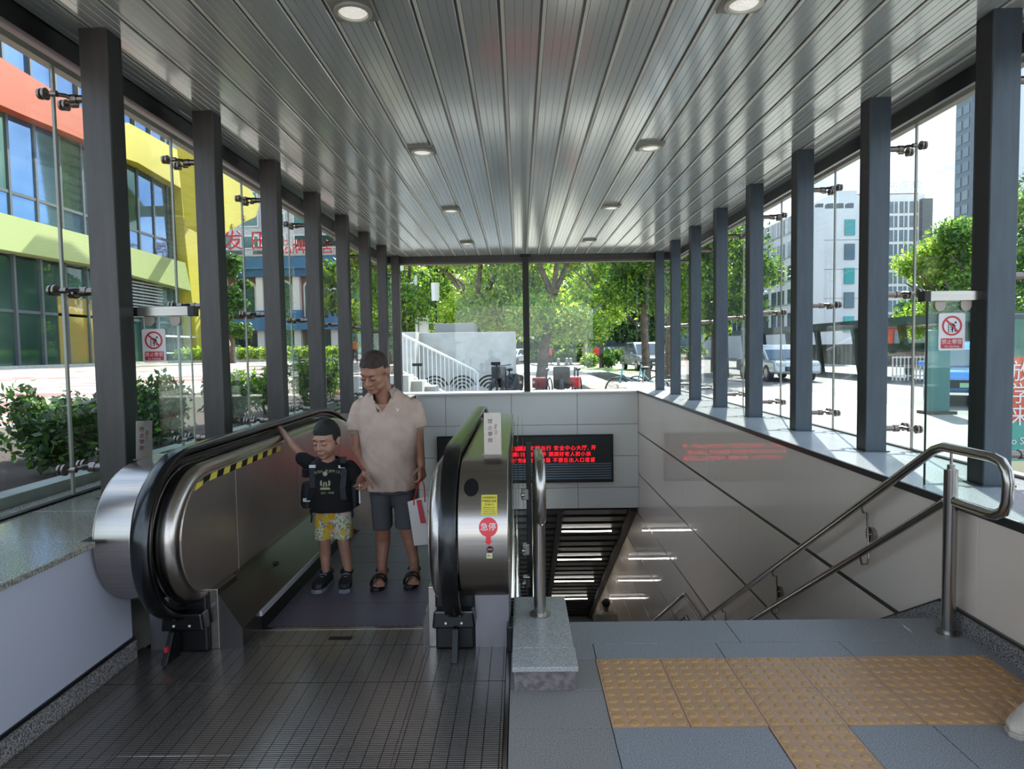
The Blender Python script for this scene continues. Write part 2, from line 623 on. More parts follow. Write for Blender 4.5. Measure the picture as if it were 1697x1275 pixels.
# ceiling: one slat after another
ceil = obj('ceiling', B().box(-2.72, 3.13, -2, 13.2, ZT + .05, ZT + .25), m_grout, kind='structure')
pit = .2275
prof = [(0, .035), (0, .004), (.004, 0), (.052, 0), (.054, .003), (.056, 0), (.100, 0), (.102, .003), (.104, 0), (.146, 0), (.148, .003), (.150, 0), (.186, 0), (.190, .004), (.190, .035)]
sm = B().prism([(u, v) for u, v in prof], 'y', -2, 13.0).mesh('ceiling_slat')
sm.materials.append(m_ceil)
jm = B().box(.190, .2275, -2, 13.0, .012, .03).mesh('joint_strip'); jm.materials.append(m_strip)
jm2 = B().box(.2055, .2255, -2, 13.0, .001, .03).mesh('joint_bead'); jm2.materials.append(m_joint)
k0 = -10
for k in range(k0, 15):
    x = -.071 - .19 - .018 + pit * k
    for nm, me in (('ceiling_slat', sm), ('joint_strip', jm), ('joint_bead', jm2)):
        o = bpy.data.objects.new(nm, me); COL.objects.link(o); o.parent = ceil; o.location = (x, 0, ZT)
# edge beams and glazing heads
obj('trim_4', B().box(-2.73, -2.56, -2, 13.0, 3.20, ZT + .1), m_black, kind='structure')
obj('trim_5', B().box(3.0, 3.12, -2, 13.0, 3.20, ZT + .1), m_dark, kind='structure')
hd = obj('trim_6', B().box(-2.7, 3.1, 12.86, 12.98, 3.20, ZT + .1), m_col, kind='structure')
obj('head_channel', B().box(-2.65, 3.05, 12.84, 12.99, 3.165, 3.20), mat('header brown grey', '6c625c', .5), hd)
m_dust = mat('dusty frame', '8e8c80', .5, .3)
# outer canopy roof over everything
rf = obj('ceiling_outer_roof', B().box(-2.74, 3.14, -2.2, 13.2, ZT + .26, ZT + .36), m_offw, kind='structure')
rf.name = 'trim_7'

# glazing
XG = {'L': -2.62, 'R': 3.0}
for side, nm in (('L', 'window_1'), ('R', 'window_2')):
    x = XG[side]
    w = empty(nm, (x, 7, ZL), kind='structure')
    obj('head_channel', B().box(x - .03, x + .03, -1, 12.9, 3.13, 3.165), m_dust, w)
    obj('sill_channel', B().box(x - .02, x + .02, -1, 12.9, ZL, ZL + .012), m_dark, w)
    cy = [y + .065 for y in YC] + [12.9]
    cy = [1.25] + cy
    for i in range(len(cy) - 1):
        ya, yb = cy[i], cy[i + 1]
        if yb - ya < .3: continue
        obj('glass_pane', B().box(x - .006, x + .006, ya + .006, yb - .006, ZL + .012, 3.135), m_glass, w)
        obj('joint_seal', B().box(x - .007, x + .007, yb - .009, yb + .009, ZL + .012, 3.135), m_gedge, w)
w3 = empty('window_3', (0, 12.95, ZL), kind='structure')
for xa, xb in ((-2.6, .13), (.17, 3.0)):
    obj('glass_pane', B().box(xa, xb, 12.985, 12.997, ZL, 3.17), m_glass, w3)

# columns with their glass brackets
def column(side, k):
    y = YC[k]
    x0, x1 = (-2.417, -2.264) if side == 'L' else (2.619, 2.772)
    nth = ORD[k - 1] if k else 'outermost, out of view'
    c = empty('steel_column', ((x0 + x1) / 2, y, ZL), '%s %s steel column of the %s glazed wall, counted from the camera' % (nth, 'grey' if side == 'L' else 'blue-grey', 'left' if side == 'L' else 'right'), 'column', 'columns of the %s wall' % ('left' if side == 'L' else 'right'))
    mc = m_col if side == 'L' else m_colr
    obj('flange', B().box(x0, x1, y, y + .014, ZL, ZT), mc, c, bevel=.002, seg=1)
    obj('flange', B().box(x0, x1, y + .130, y + .145, ZL, ZT), m_web, c, bevel=.002, seg=1)
    obj('web', B().box(x0 + .002, x1 - .002, y + .010, y + .130, ZL, ZT), m_web, c)
    obj('base_plate', B().box(x0 - .02, x1 + .02, y - .015, y + .15, ZL, ZL + .008), mc, c)
    yc = y + .067
    xg = XG[side]
    s = -1 if side == 'L' else 1
    xo = x0 if side == 'L' else x1
    for zr in (2.955, 1.87, .85):
        br_ = obj('glass_bracket', B().cyl((xo, yc, zr), (xg - s * .12, yc, zr), .022, n=12).cyl((xg - s * .14, yc, zr), (xg - s * .10, yc, zr), .027, n=12), m_fit, c, smooth=40)
        b2 = B()
        for dy in (-1, 1):
            e = Vector((xg - s * .06, yc + dy * .085, zr + dy * -.0))
            b2.tube([(xg - s * .115, yc, zr), (xg - s * .09, yc + dy * .03, zr + .01), e], [.016, .012, .012], 8)
            b2.cyl(e, (xg, e.y, zr), .007, n=8)
            b2.cyl(e - Vector((s * .02, 0, 0)), e + Vector((s * .012, 0, 0)), .017, n=12)
        obj('spider_arm', b2, m_fit, br_, smooth=40)
        for dy in (-1, 1):
            obj('glass_disc', B().cyl((xg - s * .02, yc + dy * .085, zr), (xg - s * .007, yc + dy * .085, zr), .033, n=16).cyl((xg + s * .007, yc + dy * .085, zr), (xg + s * .02, yc + dy * .085, zr), .03, n=16), m_fit, br_, smooth=40)
    return c


for k in range(9):
    column('L', k); column('R', k)

# centre mullion of the end window
mu = empty('steel_column', (.15, 12.75, ZL), 'dark finned mullion standing in the middle of the far window', 'column')
obj('mullion_body', B().box(.085, .205, 12.80, 12.93, ZL, ZT), m_web, mu)
for x in (.105, .135, .165, .195):
    obj('fin', B().box(x - .006, x + .006, 12.775, 12.80, ZL, ZT - .02), m_col, mu)
obj('top_plate', B().box(.05, .24, 12.74, 12.9, ZT - .035, ZT), m_web, mu)
for zr in (1.72, .85):
    for x in (.02, .27):
        obj('glass_disc', B().cyl((x, 12.955, zr), (x, 12.984, zr), .03, n=14), m_tubest, mu, smooth=40)

# downlights
def downlight(x, y, lab):
    d = empty('downlight', (x, y, ZT), lab, 'ceiling light', 'ceiling downlights')
    fr = B().box(x - .115, x + .115, y - .115, y + .115, ZT - .022, ZT + .01)
    obj('housing', fr, m_dust, d, bevel=.006)
    ring = []
    for r, z in ((.1, ZT - .022), (.1, ZT - .034), (.078, ZT - .036), (.076, ZT - .026)):
        ring.append([(x + r * math.cos(a), y + r * math.sin(a), z) for a in [2 * math.pi * q / 28 for q in range(28)]])
    obj('trim_ring', B().loft(ring, cap=False), mat('lamp ring', 'b9b9ac', .3, .4), d, smooth=35)
    obj('lens', B().ball((x, y, ZT - .024), (.076, .076, .012), 20), m_dlens, d, smooth=60)


for i, y in enumerate((3.58, 6.065, 8.6, 11.25)):
    for x, s in ((-.85, 'left'), (1.206, 'right')):
        downlight(x, y, '%s round downlight in the %s row of the ceiling' % (['nearest', 'second', 'third', 'farthest'][i], s))

# stairs and shaft
st = empty('floor_stairs', (1.1, 3.56, 0), kind='structure')
for i in range(16):
    obj('stair_tread', B().box(-.04, 2.262, 3.56 + .27 * i, 3.56 + .27 * (i + 1), -.1625 * (i + 1) - .25, -.1625 * (i + 1)), m_granite, st)
obj('stair_landing', B().box(-.04, 2.262, 7.88, 9.2, -3.0, -2.6), m_granite, st)
for i in range(30):
    obj('stair_tread', B().box(-.04, 2.262, 9.2 + .27 * i, 9.2 + .27 * (i + 1), -2.6 - .1625 * (i + 1) - .25, -2.6 - .1625 * (i + 1)), m_granite, st)
obj('floor_lower', B().box(-2.1, 2.3, 17.3, 26, -7.75, -7.6), m_granite, kind='structure')
nose = obj('nosing_face', B().box(-.065, 2.262, 3.552, 3.562, -.17, -.004), m_granite, floor)
# sloped dark ceiling of the shaft
SL = .66
cs = empty('ceiling_shaft', (0, 13, -1.65), kind='structure')


def zsl(y): return -1.65 - SL * (y - 13.0)


m_shaft = mat('black shaft ceiling', '0b0c0d', .35)
m_slat = mat('dark slats', '0d0e10', .35, .2)
obj('ceiling_board', B().prism([(13.0, -1.55), (26, zsl(26) + .1), (26, zsl(26) + .2), (13.0, -1.45)], 'x', -2.6, 2.31), m_shaft, cs)
y = 13.2
while y < 25:
    z = zsl(y)
    for xa, xb in ((-2.0, .72), (.84, 2.16)):
        obj('slat', B().prism([(y, z + .06), (y + .22, z - .22 * SL + .06), (y + .22, z - .22 * SL + .02), (y, z + .02)], 'x', xa, xb), m_slat, cs)
    y += .36
for xa, xb in ((.72, .84), (2.16, 2.30)):
    obj('beam', B().prism([(13.0, -1.6), (25.5, zsl(25.5) + .05), (25.5, zsl(25.5) - .1), (13.0, -1.75)], 'x', xa, xb), m_shaft, cs)
for i, y in enumerate((14.25, 16.1, 17.9, 19.7)):
    z = zsl(y)
    t = empty('light_strip', (1.4, y, z), '%s bright light strip on the dark sloping shaft ceiling' % ['uppermost', 'second highest', 'second lowest', 'lowest'][i], 'light', 'light strips in the shaft')
    obj('housing', B().box(.86, 1.96, y - .04, y + .04, z + .01, z + .06), m_black, t)
    obj('tube', B().box(.87, 1.95, y - .03, y + .03, z - .02, z + .012), m_lightstrip, t)
obj('wall_shaft_end', B().box(-2.7, 2.4, 25.9, 26.1, -12, -1.5), m_shaft, kind='structure')

# ------------------------------------------------------------------ escalator
es = empty('escalator', (-.97, 3.5, 0), 'steel escalator going down on the left with black handrails and ribbed landing', 'escalator')
for ya, yb in ((-1.2, -.2), (-.2, .8), (.8, 1.8), (1.8, 2.38), (2.38, 2.92), (2.92, 3.30)):
    for xa, xb in ((-1.96, -1.55), (-1.55, -.49), (-.49, -.085)):
        obj('landing_plate', B().box(xa + .001, xb - .001, ya + .0015, yb - .0015, -.02, .0), m_plate, es, bevel=.001, seg=1)
obj('landing_edge', B().box(-.083, -.067, -1.2, 3.2, -.02, .002), m_tubest, es)
obj('landing_edge', B().box(-1.975, -1.962, -1.2, 3.2, -.02, .004), m_plates, es)
obj('comb_plate', B().box(-1.45, -.49, 3.30, 3.49, -.02, .001), m_plate, es)
cb = B().box(-1.43, -.51, 3.49, 3.52, -.02, .003)
for i in range(75):
    x = -1.425 + i * .0122
    cb.prism([(3.52, -.005), (3.52, .003), (3.56, -.008)], 'x', x, x + .005)
obj('comb', cb, m_tubest, es, kind='stuff')
ob = B().box(-1.02, -.9, 3.36, 3.40, .001, .0025)
obj('comb_label', ob, m_black, es)
ys = [3.52 + .385 * i for i in range(24)]
zz = [-.012, -.012, -.014, -.016, -.022, -.05, -.13, -.26]
for i, y in enumerate(ys):
    z = zz[i] if i < 8 else zz[7] - .21 * (i - 7)
    s = obj('step', B().box(-1.425, -.515, y + .003, y + .385, z - .04, z), m_step, es)
    obj('step_edge', B().box(-1.425, -.515, y + .375, y + .386, z - .2, z + .001), m_riser, s)

# side profile: handrail path in (y, z)
CY, CZ, RH = 3.31, .60, .40
path = [(3.80, CZ - RH), (3.6, CZ - RH)] + arc(CY, CZ, RH, 270, 90, 26) + [(3.8, 1.0), (4.6, 1.0), (5.3, 1.0)]
a = 0
y, z = 5.5, 1.0
for i in range(9):
    path.append((y, z))
    a = min(30, a + 3.75)
    y += .16 * math.cos(math.radians(a)); z -= .16 * math.sin(math.radians(a))
for i in range(9):
    path.append((y, z)); y += .6 * .866; z -= .6 * .5


def side_profile(inset, zb, ymin_b):
    """closed outline of a balustrade plate, rounded at the newel"""
    r = RH - inset
    top = arc(CY, CZ, r, 270, 90, 26)
    rest = [(p[0], p[1] - inset) for p in path if p[0] > 3.7 and p[1] > -9 and path.index(p) > 20]
    bot = []
    for p in rest[::-1]:
        bot.append((p[0] - .15, min(zb, p[1] - .72 if p[0] > 5.0 else zb)))
    bot = [q for q in bot if q[0] > ymin_b]
    return top + rest + bot + [(ymin_b, zb)]


def sweep(xc, w, h, off, mt, name, parent, closedpath=path, n=12, sharp=35):
    """rounded band swept along the side path; off moves it inward of the path"""
    rings = []
    P = closedpath
    for i, (y, z) in enumerate(P):
        y0, z0 = P[max(i - 1, 0)]; y1, z1 = P[min(i + 1, len(P) - 1)]
        t = Vector((0, y1 - y0, z1 - z0)).normalized()
        nr = Vector((0, -t.z, t.y))
        # outward side is away from the newel centre
        c = Vector((0, y, z)) + nr * -off
        ring = []
        for k in range(n):
            q = 2 * math.pi * k / n
            cx, cz_ = math.cos(q), math.sin(q)
            sx = math.copysign(abs(cx) ** .6, cx) * w; sz = math.copysign(abs(cz_) ** .6, cz_) * h
            ring.append(c + Vector((sx, 0, 0)) + nr * sz)
        rings.append(ring)
    return obj(name, B().loft(rings), mt, parent, smooth=sharp)


def balustrade(side, xh, xp, xo0, xo1):
    """xh handrail centre, xp inner panel face, xo0..xo1 outer deck"""
    sgn = 1 if side == 'left' else -1     # towards the steps
    sweep(xh, .001, .001, 0, m_rail, 'tmp_sweep', es) if False else None
    nm = 'handrail'
    pts = path
    rings = []
    h = sweep2(xh, .042, .019, -.012, m_rail, nm)
    h['label'] = 'black rubber handrail'
    sweep2(xh, .028, .012, .022, m_dark, 'handrail_guide')
    # curved steel between rail and inner panel
    xa, xb = (xh - .01, xp - .006) if side == 'left' else (xp + .006, xh + .01)
    ob = obj('newel_shell', B().prism(side_profile(.05, .28, 3.40), 'x', xa, xb), m_steel, es, smooth=40, bevel=.045, seg=5)
    # inner panels, one after another
    pr = side_profile(.075, .30, 3.42)
    seams = [2.95, 3.62, 4.62, 5.7, 6.8, 7.9, 9.0, 10.1]
    def top_z(y):
        if y < CY:
            r = RH - .10
            return CZ + math.sqrt(max(0, r * r - (CY - y) ** 2))
        P = [p for p in path if path.index(p) > 20]
        for i in range(len(P) - 1):
            if P[i][0] <= y <= P[i + 1][0]:
                f = (y - P[i][0]) / (P[i + 1][0] - P[i][0])
                return P[i][1] * (1 - f) + P[i + 1][1] * f - .10
        return .90
    def bot_z(y):
        r = RH - .10
        if y < CY: return max(CZ - math.sqrt(max(0, r * r - (CY - y) ** 2)), .28)
        return .29 if y < 5.0 else .29 - max(0, (y - 5.0)) * .0 - max(0, y - 5.2) * .5
    px0, px1 = (xp - .03, xp) if side == 'left' else (xp, xp + .03)
    for i in range(len(seams) - 1):
        ya, yb = seams[i] + .0015, seams[i + 1] - .0015
        if i == 0: ya = CY - (RH - .10) + .002
        N = 14
        yy = [ya + (yb - ya) * (k / N) ** (2 if i == 0 else 1) for k in range(N + 1)]
        poly = [(q, top_z(q)) for q in yy] + [(q, bot_z(q)) for q in yy[::-1]]
        obj('inner_panel', B().prism(poly, 'x', px0, px1), m_mirror, es, bevel=.003, seg=1)
    # sloping skirt deck and skirt
    s0 = xp + sgn * .0
    s1 = -1.43 if side == 'left' else -.51
    def deckring(y, z):
        return [(s0 - sgn * .02, y, z + .30), (s0 + sgn * .025, y, z + .30), (s1 + sgn * .0, y, z + .10), (s1, y, z - .05), (s0 - sgn * .02, y, z - .05)]
    rr = [deckring(3.28, 0), deckring(5.0, 0), deckring(5.4, -.03), deckring(5.9, -.22), deckring(11, -3.1)]
    if side == 'right': rr = [r[::-1] for r in rr]
    obj('skirt_deck', B().loft(rr), mat('skirt steel', '6d6b6b', .3, .95), es)
    e0, e1 = min(s1 - sgn * .006, s1 + sgn * .014), max(s1 - sgn * .006, s1 + sgn * .014)
    rr = [[(e0, y, z + .075), (e1, y, z + .075), (e1, y, z + .102), (e0, y, z + .102)] for y, z in ((3.5, 0), (5.0, 0), (5.4, -.03), (5.9, -.22), (11, -3.1))]
    obj('skirt_deflector', B().loft(rr), mat('bright strip', 'd2d2d6', .35, .2), es)
    g0, g1 = min(s1, s1 + sgn * .008), max(s1, s1 + sgn * .008)
    rr = [[(g0, y, z - .05), (g1, y, z - .05), (g1, y, z + .074), (g0, y, z + .074)] for y, z in ((3.5, 0), (5.0, 0), (5.4, -.03), (5.9, -.22), (11, -3.1))]
    obj('skirt_gap_shade', B().loft(rr), m_black, es)  # black strip painted in for the dark gap below the deflector
    # outer deck with its rounded front drum
    r = .335
    cy, cz = 3.235, .635
    top = arc(cy, cz, r, 270, 90, 28)
    rest = [(4.6, .97), (5.4, .97), (5.8, .93), (6.2, .80), (6.7, .53), (10.2, -1.49), (10.2, -2.4), (6.5, -.3), (5.6, .3)]
    obj('newel_drum', B().prism(top + rest, 'x', xo0, xo1), m_steel, es, smooth=35, bevel=.004)
    if side == 'left':
        obj('drum_end_plate', B().prism(arc(cy + .01, cz, r - .012, 270, 90, 24) + [(4.4, .95), (4.4, .31)], 'x', xo0 - .018, xo0 - .002), m_mirror, es, smooth=35)
    # pedestals and handrail inlet box
    pa, pb = (-1.94, -1.785) if side == 'left' else (-.245, xo1)
    obj('pedestal_panel', B().box(pa + .04 if side == 'left' else pa, pb if side == 'left' else pb - .01, 3.27, 5.2, -.01, .32), mat('pedestal steel', '8f8d92', .3, .8), es, bevel=.003)
    ia, ib = (-1.785, -1.59) if side == 'left' else (-.44, -.245)
    obj('handrail_inlet', B().box(ia, ib, 3.24, 3.5, .0, .30), m_black, es, bevel=.012)
    obj('inlet_brush', B().prism([(ia - .01, .13), (ib + .01, .13), (ib, .22), (ia, .22)], 'y', 3.18, 3.26), m_rail, es, bevel=.01)
    for f in (.3, .7):
        obj('screw', B().cyl((ia + (ib - ia) * f, 3.176, .16), (ia + (ib - ia) * f, 3.182, .16), .006, n=8), m_white, es)
    obj('pedestal_cheek', B().box(*((-1.59, -1.545) if side == 'left' else (-.478, -.44)), 3.27, 3.5, 0, .31), m_steel, es, bevel=.003)
    xw = xh - .02 if side == 'left' else xh + .0
    obj('sensor_flap', B().prism([(3.08, .005), (3.22, .005), (3.22, .13), (3.16, .14)], 'x', xw - .014, xw + .014), m_black, es, bevel=.004)
    if side == 'left':
        obj('sensor_light', B().box(xw - .006, xw + .006, 3.105, 3.125, .06, .085), m_redbr, es)


def sweep2(xc, w, h, off, mt, name):
    rings = []
    P = path
    for i, (y, z) in enumerate(P):
        y0, z0 = P[max(i - 1, 0)]; y1, z1 = P[min(i + 1, len(P) - 1)]
        t = Vector((0, y1 - y0, z1 - z0)).normalized()
        nr = Vector((0, -t.z, t.y))      # outward for a path running front-up-back
        c = Vector((xc, y, z)) - nr * off
        ring = []
        for k in range(12):
            q = 2 * math.pi * k / 12
            a_, b_ = math.cos(q), math.sin(q)
            ring.append(c + Vector((math.copysign(abs(a_) ** .6, a_) * w, 0, 0)) + nr * (math.copysign(abs(b_) ** .6, b_) * h))
        rings.append(ring)
    return obj(name, B().loft(rings), mt, es, smooth=40)


balustrade('left', -1.711, -1.585, -1.925, -1.757)
balustrade('right', -.333, -.436, -.289, -.061)
# hazard tape on the left inner panel
tp = empty('hazard_tape', (-1.545, 3.6, .93), kind=None); tp.parent = es; tp.location = Vector((-1.545, 3.6, .93)) - es.location
y = 3.16
for i in range(15):
    dz = 0 if y > 3.25 else (3.25 - y) * .22
    z0 = .858 - dz
    obj('tape_stripe', B().prism([(y, z0), (y + .075, z0 + (.012 if dz else 0)), (y + .095, z0 + .035), (y + .02, z0 + .032)], 'x', -1.5845, -1.5825), m_yel if i % 2 == 0 else m_black, tp)
    y += .0765
obj('keyhole', B().cyl((-1.515, 3.95, .22), (-1.49, 3.95, .22), .012, n=10), m_black, es)


# stickers bent to the right drum
def drum(v):
    d = .335 ** 2 - (v.z - .635) ** 2
    yy = 3.235 - math.sqrt(max(d, .0001)) - .0012 - (3.0 - v.y) * .3
    return Vector((v.x, yy, v.z))


def sticker(name, poly, mt, th=.001, lift=0, **k):
    b = B()
    xs_ = [p[0] for p in poly]; zs_ = [p[1] for p in poly]
    me = bpy.data.meshes.new(name)
    bm = bmesh.new()
    vs = [bm.verts.new((x, 3.0 + lift, z)) for x, z in poly]
    bm.faces.new(vs)
    n = 8
    for i in range(1, n):
        z = min(zs_) + (max(zs_) - min(zs_)) * i / n
        bmesh.ops.bisect_plane(bm, geom=bm.verts[:] + bm.edges[:] + bm.faces[:], plane_co=(0, 0, z), plane_no=(0, 0, 1))
    for v in bm.verts: v.co = drum(v.co)
    bmesh.ops.recalc_face_normals(bm, faces=bm.faces)
    if bm.faces[0] if False else True:
        bm.faces.ensure_lookup_table()
        if bm.faces[0].normal.y > 0: bmesh.ops.reverse_faces(bm, faces=bm.faces)
    bm.to_mesh(me); bm.free()
    me.transform(Matrix.Translation(-es.location))
    return obj(name, me, mt, es, **k)


def circ(x, z, r, n=28): return [(x + r * math.cos(2 * math.pi * i / n), z + r * math.sin(2 * math.pi * i / n)) for i in range(n)]
def rect(x0, x1, z0, z1): return [(x0, z0), (x1, z0), (x1, z1), (x0, z1)]


def P2(px, py):
    p = at(px, py, y=2.90)
    return p.x, p.z


hx, hz = at(780, 811, y=2.96).x, at(780, 811, y=2.96).z
sticker('sensor_eye', circ(hx, hz, .034), m_black, label='round black sensor eye')
x0, z0 = P2(797, 857); x1, z1 = P2(823, 826)
sticker('yellow_notice', rect(x0, x1, z0, z1), m_yel, label='yellow notice with black text')
cx_ = (x0 + x1) / 2
w_ = x1 - x0
for t_, dz, s_ in (('日常停梯及非', .011, .0135), ('严禁乘扶,违者', .024, .0135), ('罚 500 元', .037, .0125), ('Emergency use only', .048, .0085), ('do not touch when', .056, .0085), ('escalator is running', .064, .0085), ('Violators will be fined', .072, .0085)):
    text('notice_text', t_, s_ * .78, (cx_, 3.0 - .004, z1 - dz * .98 * (z1 - z0) / .078), m_black, es, conform=drum, extrude=0)
rx, rz = P2(809, 875)
sticker('red_disc', circ(rx, rz, .042), m_redbr, label='red emergency stop sticker')
sticker('red_arrow', [(rx - .011, rz - .045), (rx - .011, rz - .062), (rx - .018, rz - .062), (rx, rz - .078), (rx + .018, rz - .062), (rx + .011, rz - .062), (rx + .011, rz - .045), (rx + .011, rz - .035), (rx - .011, rz - .035)], m_redbr)
text('stop_text', '急停', .036, (rx, 3.0 - .004, rz), m_white, es, conform=drum, extrude=0)
bx, bz = P2(812, 911)
sticker('stop_button_ring', circ(bx, bz, .015), mat('maroon button', '4a1218', .3))
text('button_text', 'STOP', .009, (bx, 2.996, bz), m_white, es, conform=drum, extrude=0)
lx, lz = P2(811, 922)
sticker('button_label', rect(lx - .013, lx + .013, lz - .012, lz + .012), mat('pale yellow', 'e0d9a0', .4))
text('button_label_text', '停止', .010, (lx, 2.996, lz), m_black, es, conform=drum, extrude=0)
# thin glass fins between newel and stairs
gf = empty('glass_screen', (-.03, 3.7, 0), 'narrow clear glass screen between the right newel and the stair handrail', 'glass screen')
for i, x in enumerate((-.045, -.02, .01)):
    obj('glass_sheet', B().box(x, x + .006, 3.25 + .3 * i, 4.6 + .4 * i, .0 if i == 0 else -.3 * i, 1.0), m_guard, gf, bevel=.001, seg=1)
obj('bottom_rail', B().box(-.055, .03, 3.24, 3.60, -.01, .03), m_black, gf)
obj('rubber_block', B().box(-.083, -.052, 3.20, 3.33, 0, .13), m_black, es, bevel=.006)


# small no-climbing wedge signs on the drums
def wedge(x0, x1, y0, y1, z0, z1, lab, flip=False):
    t = empty('warning_wedge', ((x0 + x1) / 2, y0, z0), lab, 'sign', 'wedge signs on the newels')
    b = B().prism([(y0, z0), (y1, z0), (y0 + .055, z1), (y0 + .015, z1)], 'x', x0, x1)
    obj('wedge_body', b, m_tubest, t, bevel=.004)
    obj('foot_plate', B().box(x0 - .012, x1 + .012, y0 - .005, y1, z0 - .003, z0 + .004), m_tubest, t)
    nrm = Vector((0, z1 - z0, -.015)).normalized()
    tilt = math.atan2(.015, z1 - z0)
    cx, cz = (x0 + x1) / 2, (z0 + z1) / 2
    obj('sign_face', B().prism([(x0 + .005, z0 + .012), (x1 - .005, z0 + .012), (x1 - .005, z1 - .01), (x0 + .005, z1 - .01)], 'y', -.001, .0).m(0), mat('pinkish plate', 'ddd5d0', .3), t)
    f = t.children[-1]
    for v in f.data.vertices:
        zz_ = v.co.z + t.location.z
        v.co.y = y0 - t.location.y + .015 * (zz_ - z0) / (z1 - z0) - .0015 + v.co.y * 0
    h = (z1 - z0)
    for i, ch in enumerate('禁止攀爬'):
        z = z1 - .045 - i * .032
        text('sign_text', ch, .026, (cx - .012, y0 + .015 * (z - z0) / h - .003, z), mat('brown red text', '4a1c22', .5), t, extrude=.0003)
    text('sign_text', 'No Climbing', .019, (cx + .016, y0 + .006, cz), mat('brown red text', '4a1c22', .5), t, rot=(math.pi / 2, math.pi / 2, 0), extrude=.0003)
    return t


wedge(-1.965, -1.880, 3.33, 3.50, .967, 1.165, 'small upright metal no-climbing wedge on the left newel drum')
wedge(-.185, -.098, 3.33, 3.42, .967, 1.180, 'small upright metal no-climbing wedge on the right newel drum')


# ------------------------------------------------------------------ plinth and stair handrails
pl = empty('stone_plinth', (.09, 3.2, 0), 'low pale granite kerb block carrying the middle handrail post', 'plinth')
obj('cap_slab', B().box(-.052, .232, 2.99, 3.62, .098, .12), m_grlight, pl, bevel=.003)
obj('cap_slab', B().box(-.052, .236, 2.80, 2.987, .098, .12), m_grlight, pl, bevel=.003)
obj('base_block', B().box(-.045, .226, 2.83, 3.61, 0, .098), mat('rough grey brown stone', '6a615f', .8, 0, var='857b78', vscale=30, bump=.6, bscale=60), pl, bevel=.002)


def rail(x, y_post, z0, lab, full):
    t = empty('stair_handrail', (x, y_post, z0), lab, 'handrail', 'stair handrails')
    R = .0245
    yb = 3.48
    zt = .952
    K = .13
    top = [(x, 2.95 + K, zt + .012), (x, yb - .05, zt + .008), (x, yb + .03, zt - .02), (x, 7.95, -1.846), (x, 8.80, -1.85), (x, 8.9, -1.90), (x, 15.5, -1.90 - 6.6 * .6)]
    loop = [(x, 2.95 + K, zt + .012), (x, 2.89 + K, zt), (x, 2.855 + K, zt - .04), (x, 2.845 + K, zt - .09), (x, 2.85 + K, zt - .18), (x, 2.87 + K, zt - .225), (x, 2.92 + K, zt - .252), (x, 2.98 + K, zt - .258), (x, y_post - .04, zt - .26)]
    obj('top_rail', B().tube(top[::-1] + loop[1:], R, 14), m_tubest, t, smooth=50)
    low = [(x, y_post + .04, zt - .275), (x, 7.8, -2.12), (x, 8.75, -2.13), (x, 15.4, -2.13 - 6.65 * .6)]
    obj('lower_rail', B().tube(low, R * .9, 12), m_tubest, t, smooth=50)
    obj('post', B().cyl((x, y_post, z0), (x, y_post, zt - .10), .032, n=18), m_tubest, t, smooth=40)
    obj('post_neck', B().cyl((x, y_post, zt - .10), (x, y_post, zt - .075), .018, n=12).cyl((x, y_post, zt - .08), (x, y_post, zt - .01), .007, n=8), m_tubest, t, smooth=40)
    obj('base_plate', B().cyl((x, y_post, z0), (x, y_post, z0 + .008), .055, n=24), m_tubest, t, smooth=40)
    return t


hr = rail(2.195, 3.37, .0, 'tubular steel handrail along the right stair wall with looped end', True)
for i, y in enumerate((4.25, 5.75, 7.2)):
    def rz_(y, zt): return zt - (y - 3.5) * ((.94 + 1.846) / (7.95 - 3.5))
    za, zb = rz_(y, .94), rz_(y, .60)
    b = obj('bracket', B().tube([(2.195, y, za - .02), (2.21, y, za - .06), (2.245, y + .02, za - .07), (2.26, y + .02, zb - .02), (2.24, y, zb - .06), (2.205, y, zb - .06), (2.195, y, zb - .02)], .007, 8), m_tubest, hr, smooth=50)
    obj('wall_flange', B().cyl((2.262, y + .02, (za + zb) / 2 - .04), (2.292, y + .02, (za + zb) / 2 - .04), .05, .045, n=20).cyl((2.25, y + .02, (za + zb) / 2 - .04), (2.262, y + .02, (za + zb) / 2 - .04), .012), m_tubest, b, smooth=40)
hc = rail(.088, 3.37, .12, 'tubular steel handrail in the middle, on the pale kerb block', False)
# dark second post with glass clips behind it
dp = empty('clip_post', (.045, 4.0, -.3), 'dark upright with glass clips just behind the middle handrail', 'post')
obj('upright', B().box(.03, .062, 3.99, 4.03, -.6, .93), m_dark, dp, bevel=.003)
for z in (.62, .28, .08, -.08):
    obj('glass_clip', B().box(.0, .045, 3.96, 4.0, z - .035, z + .035).cyl((-.005, 3.95, z), (.02, 3.95, z), .012), m_tubest, dp, bevel=.006)


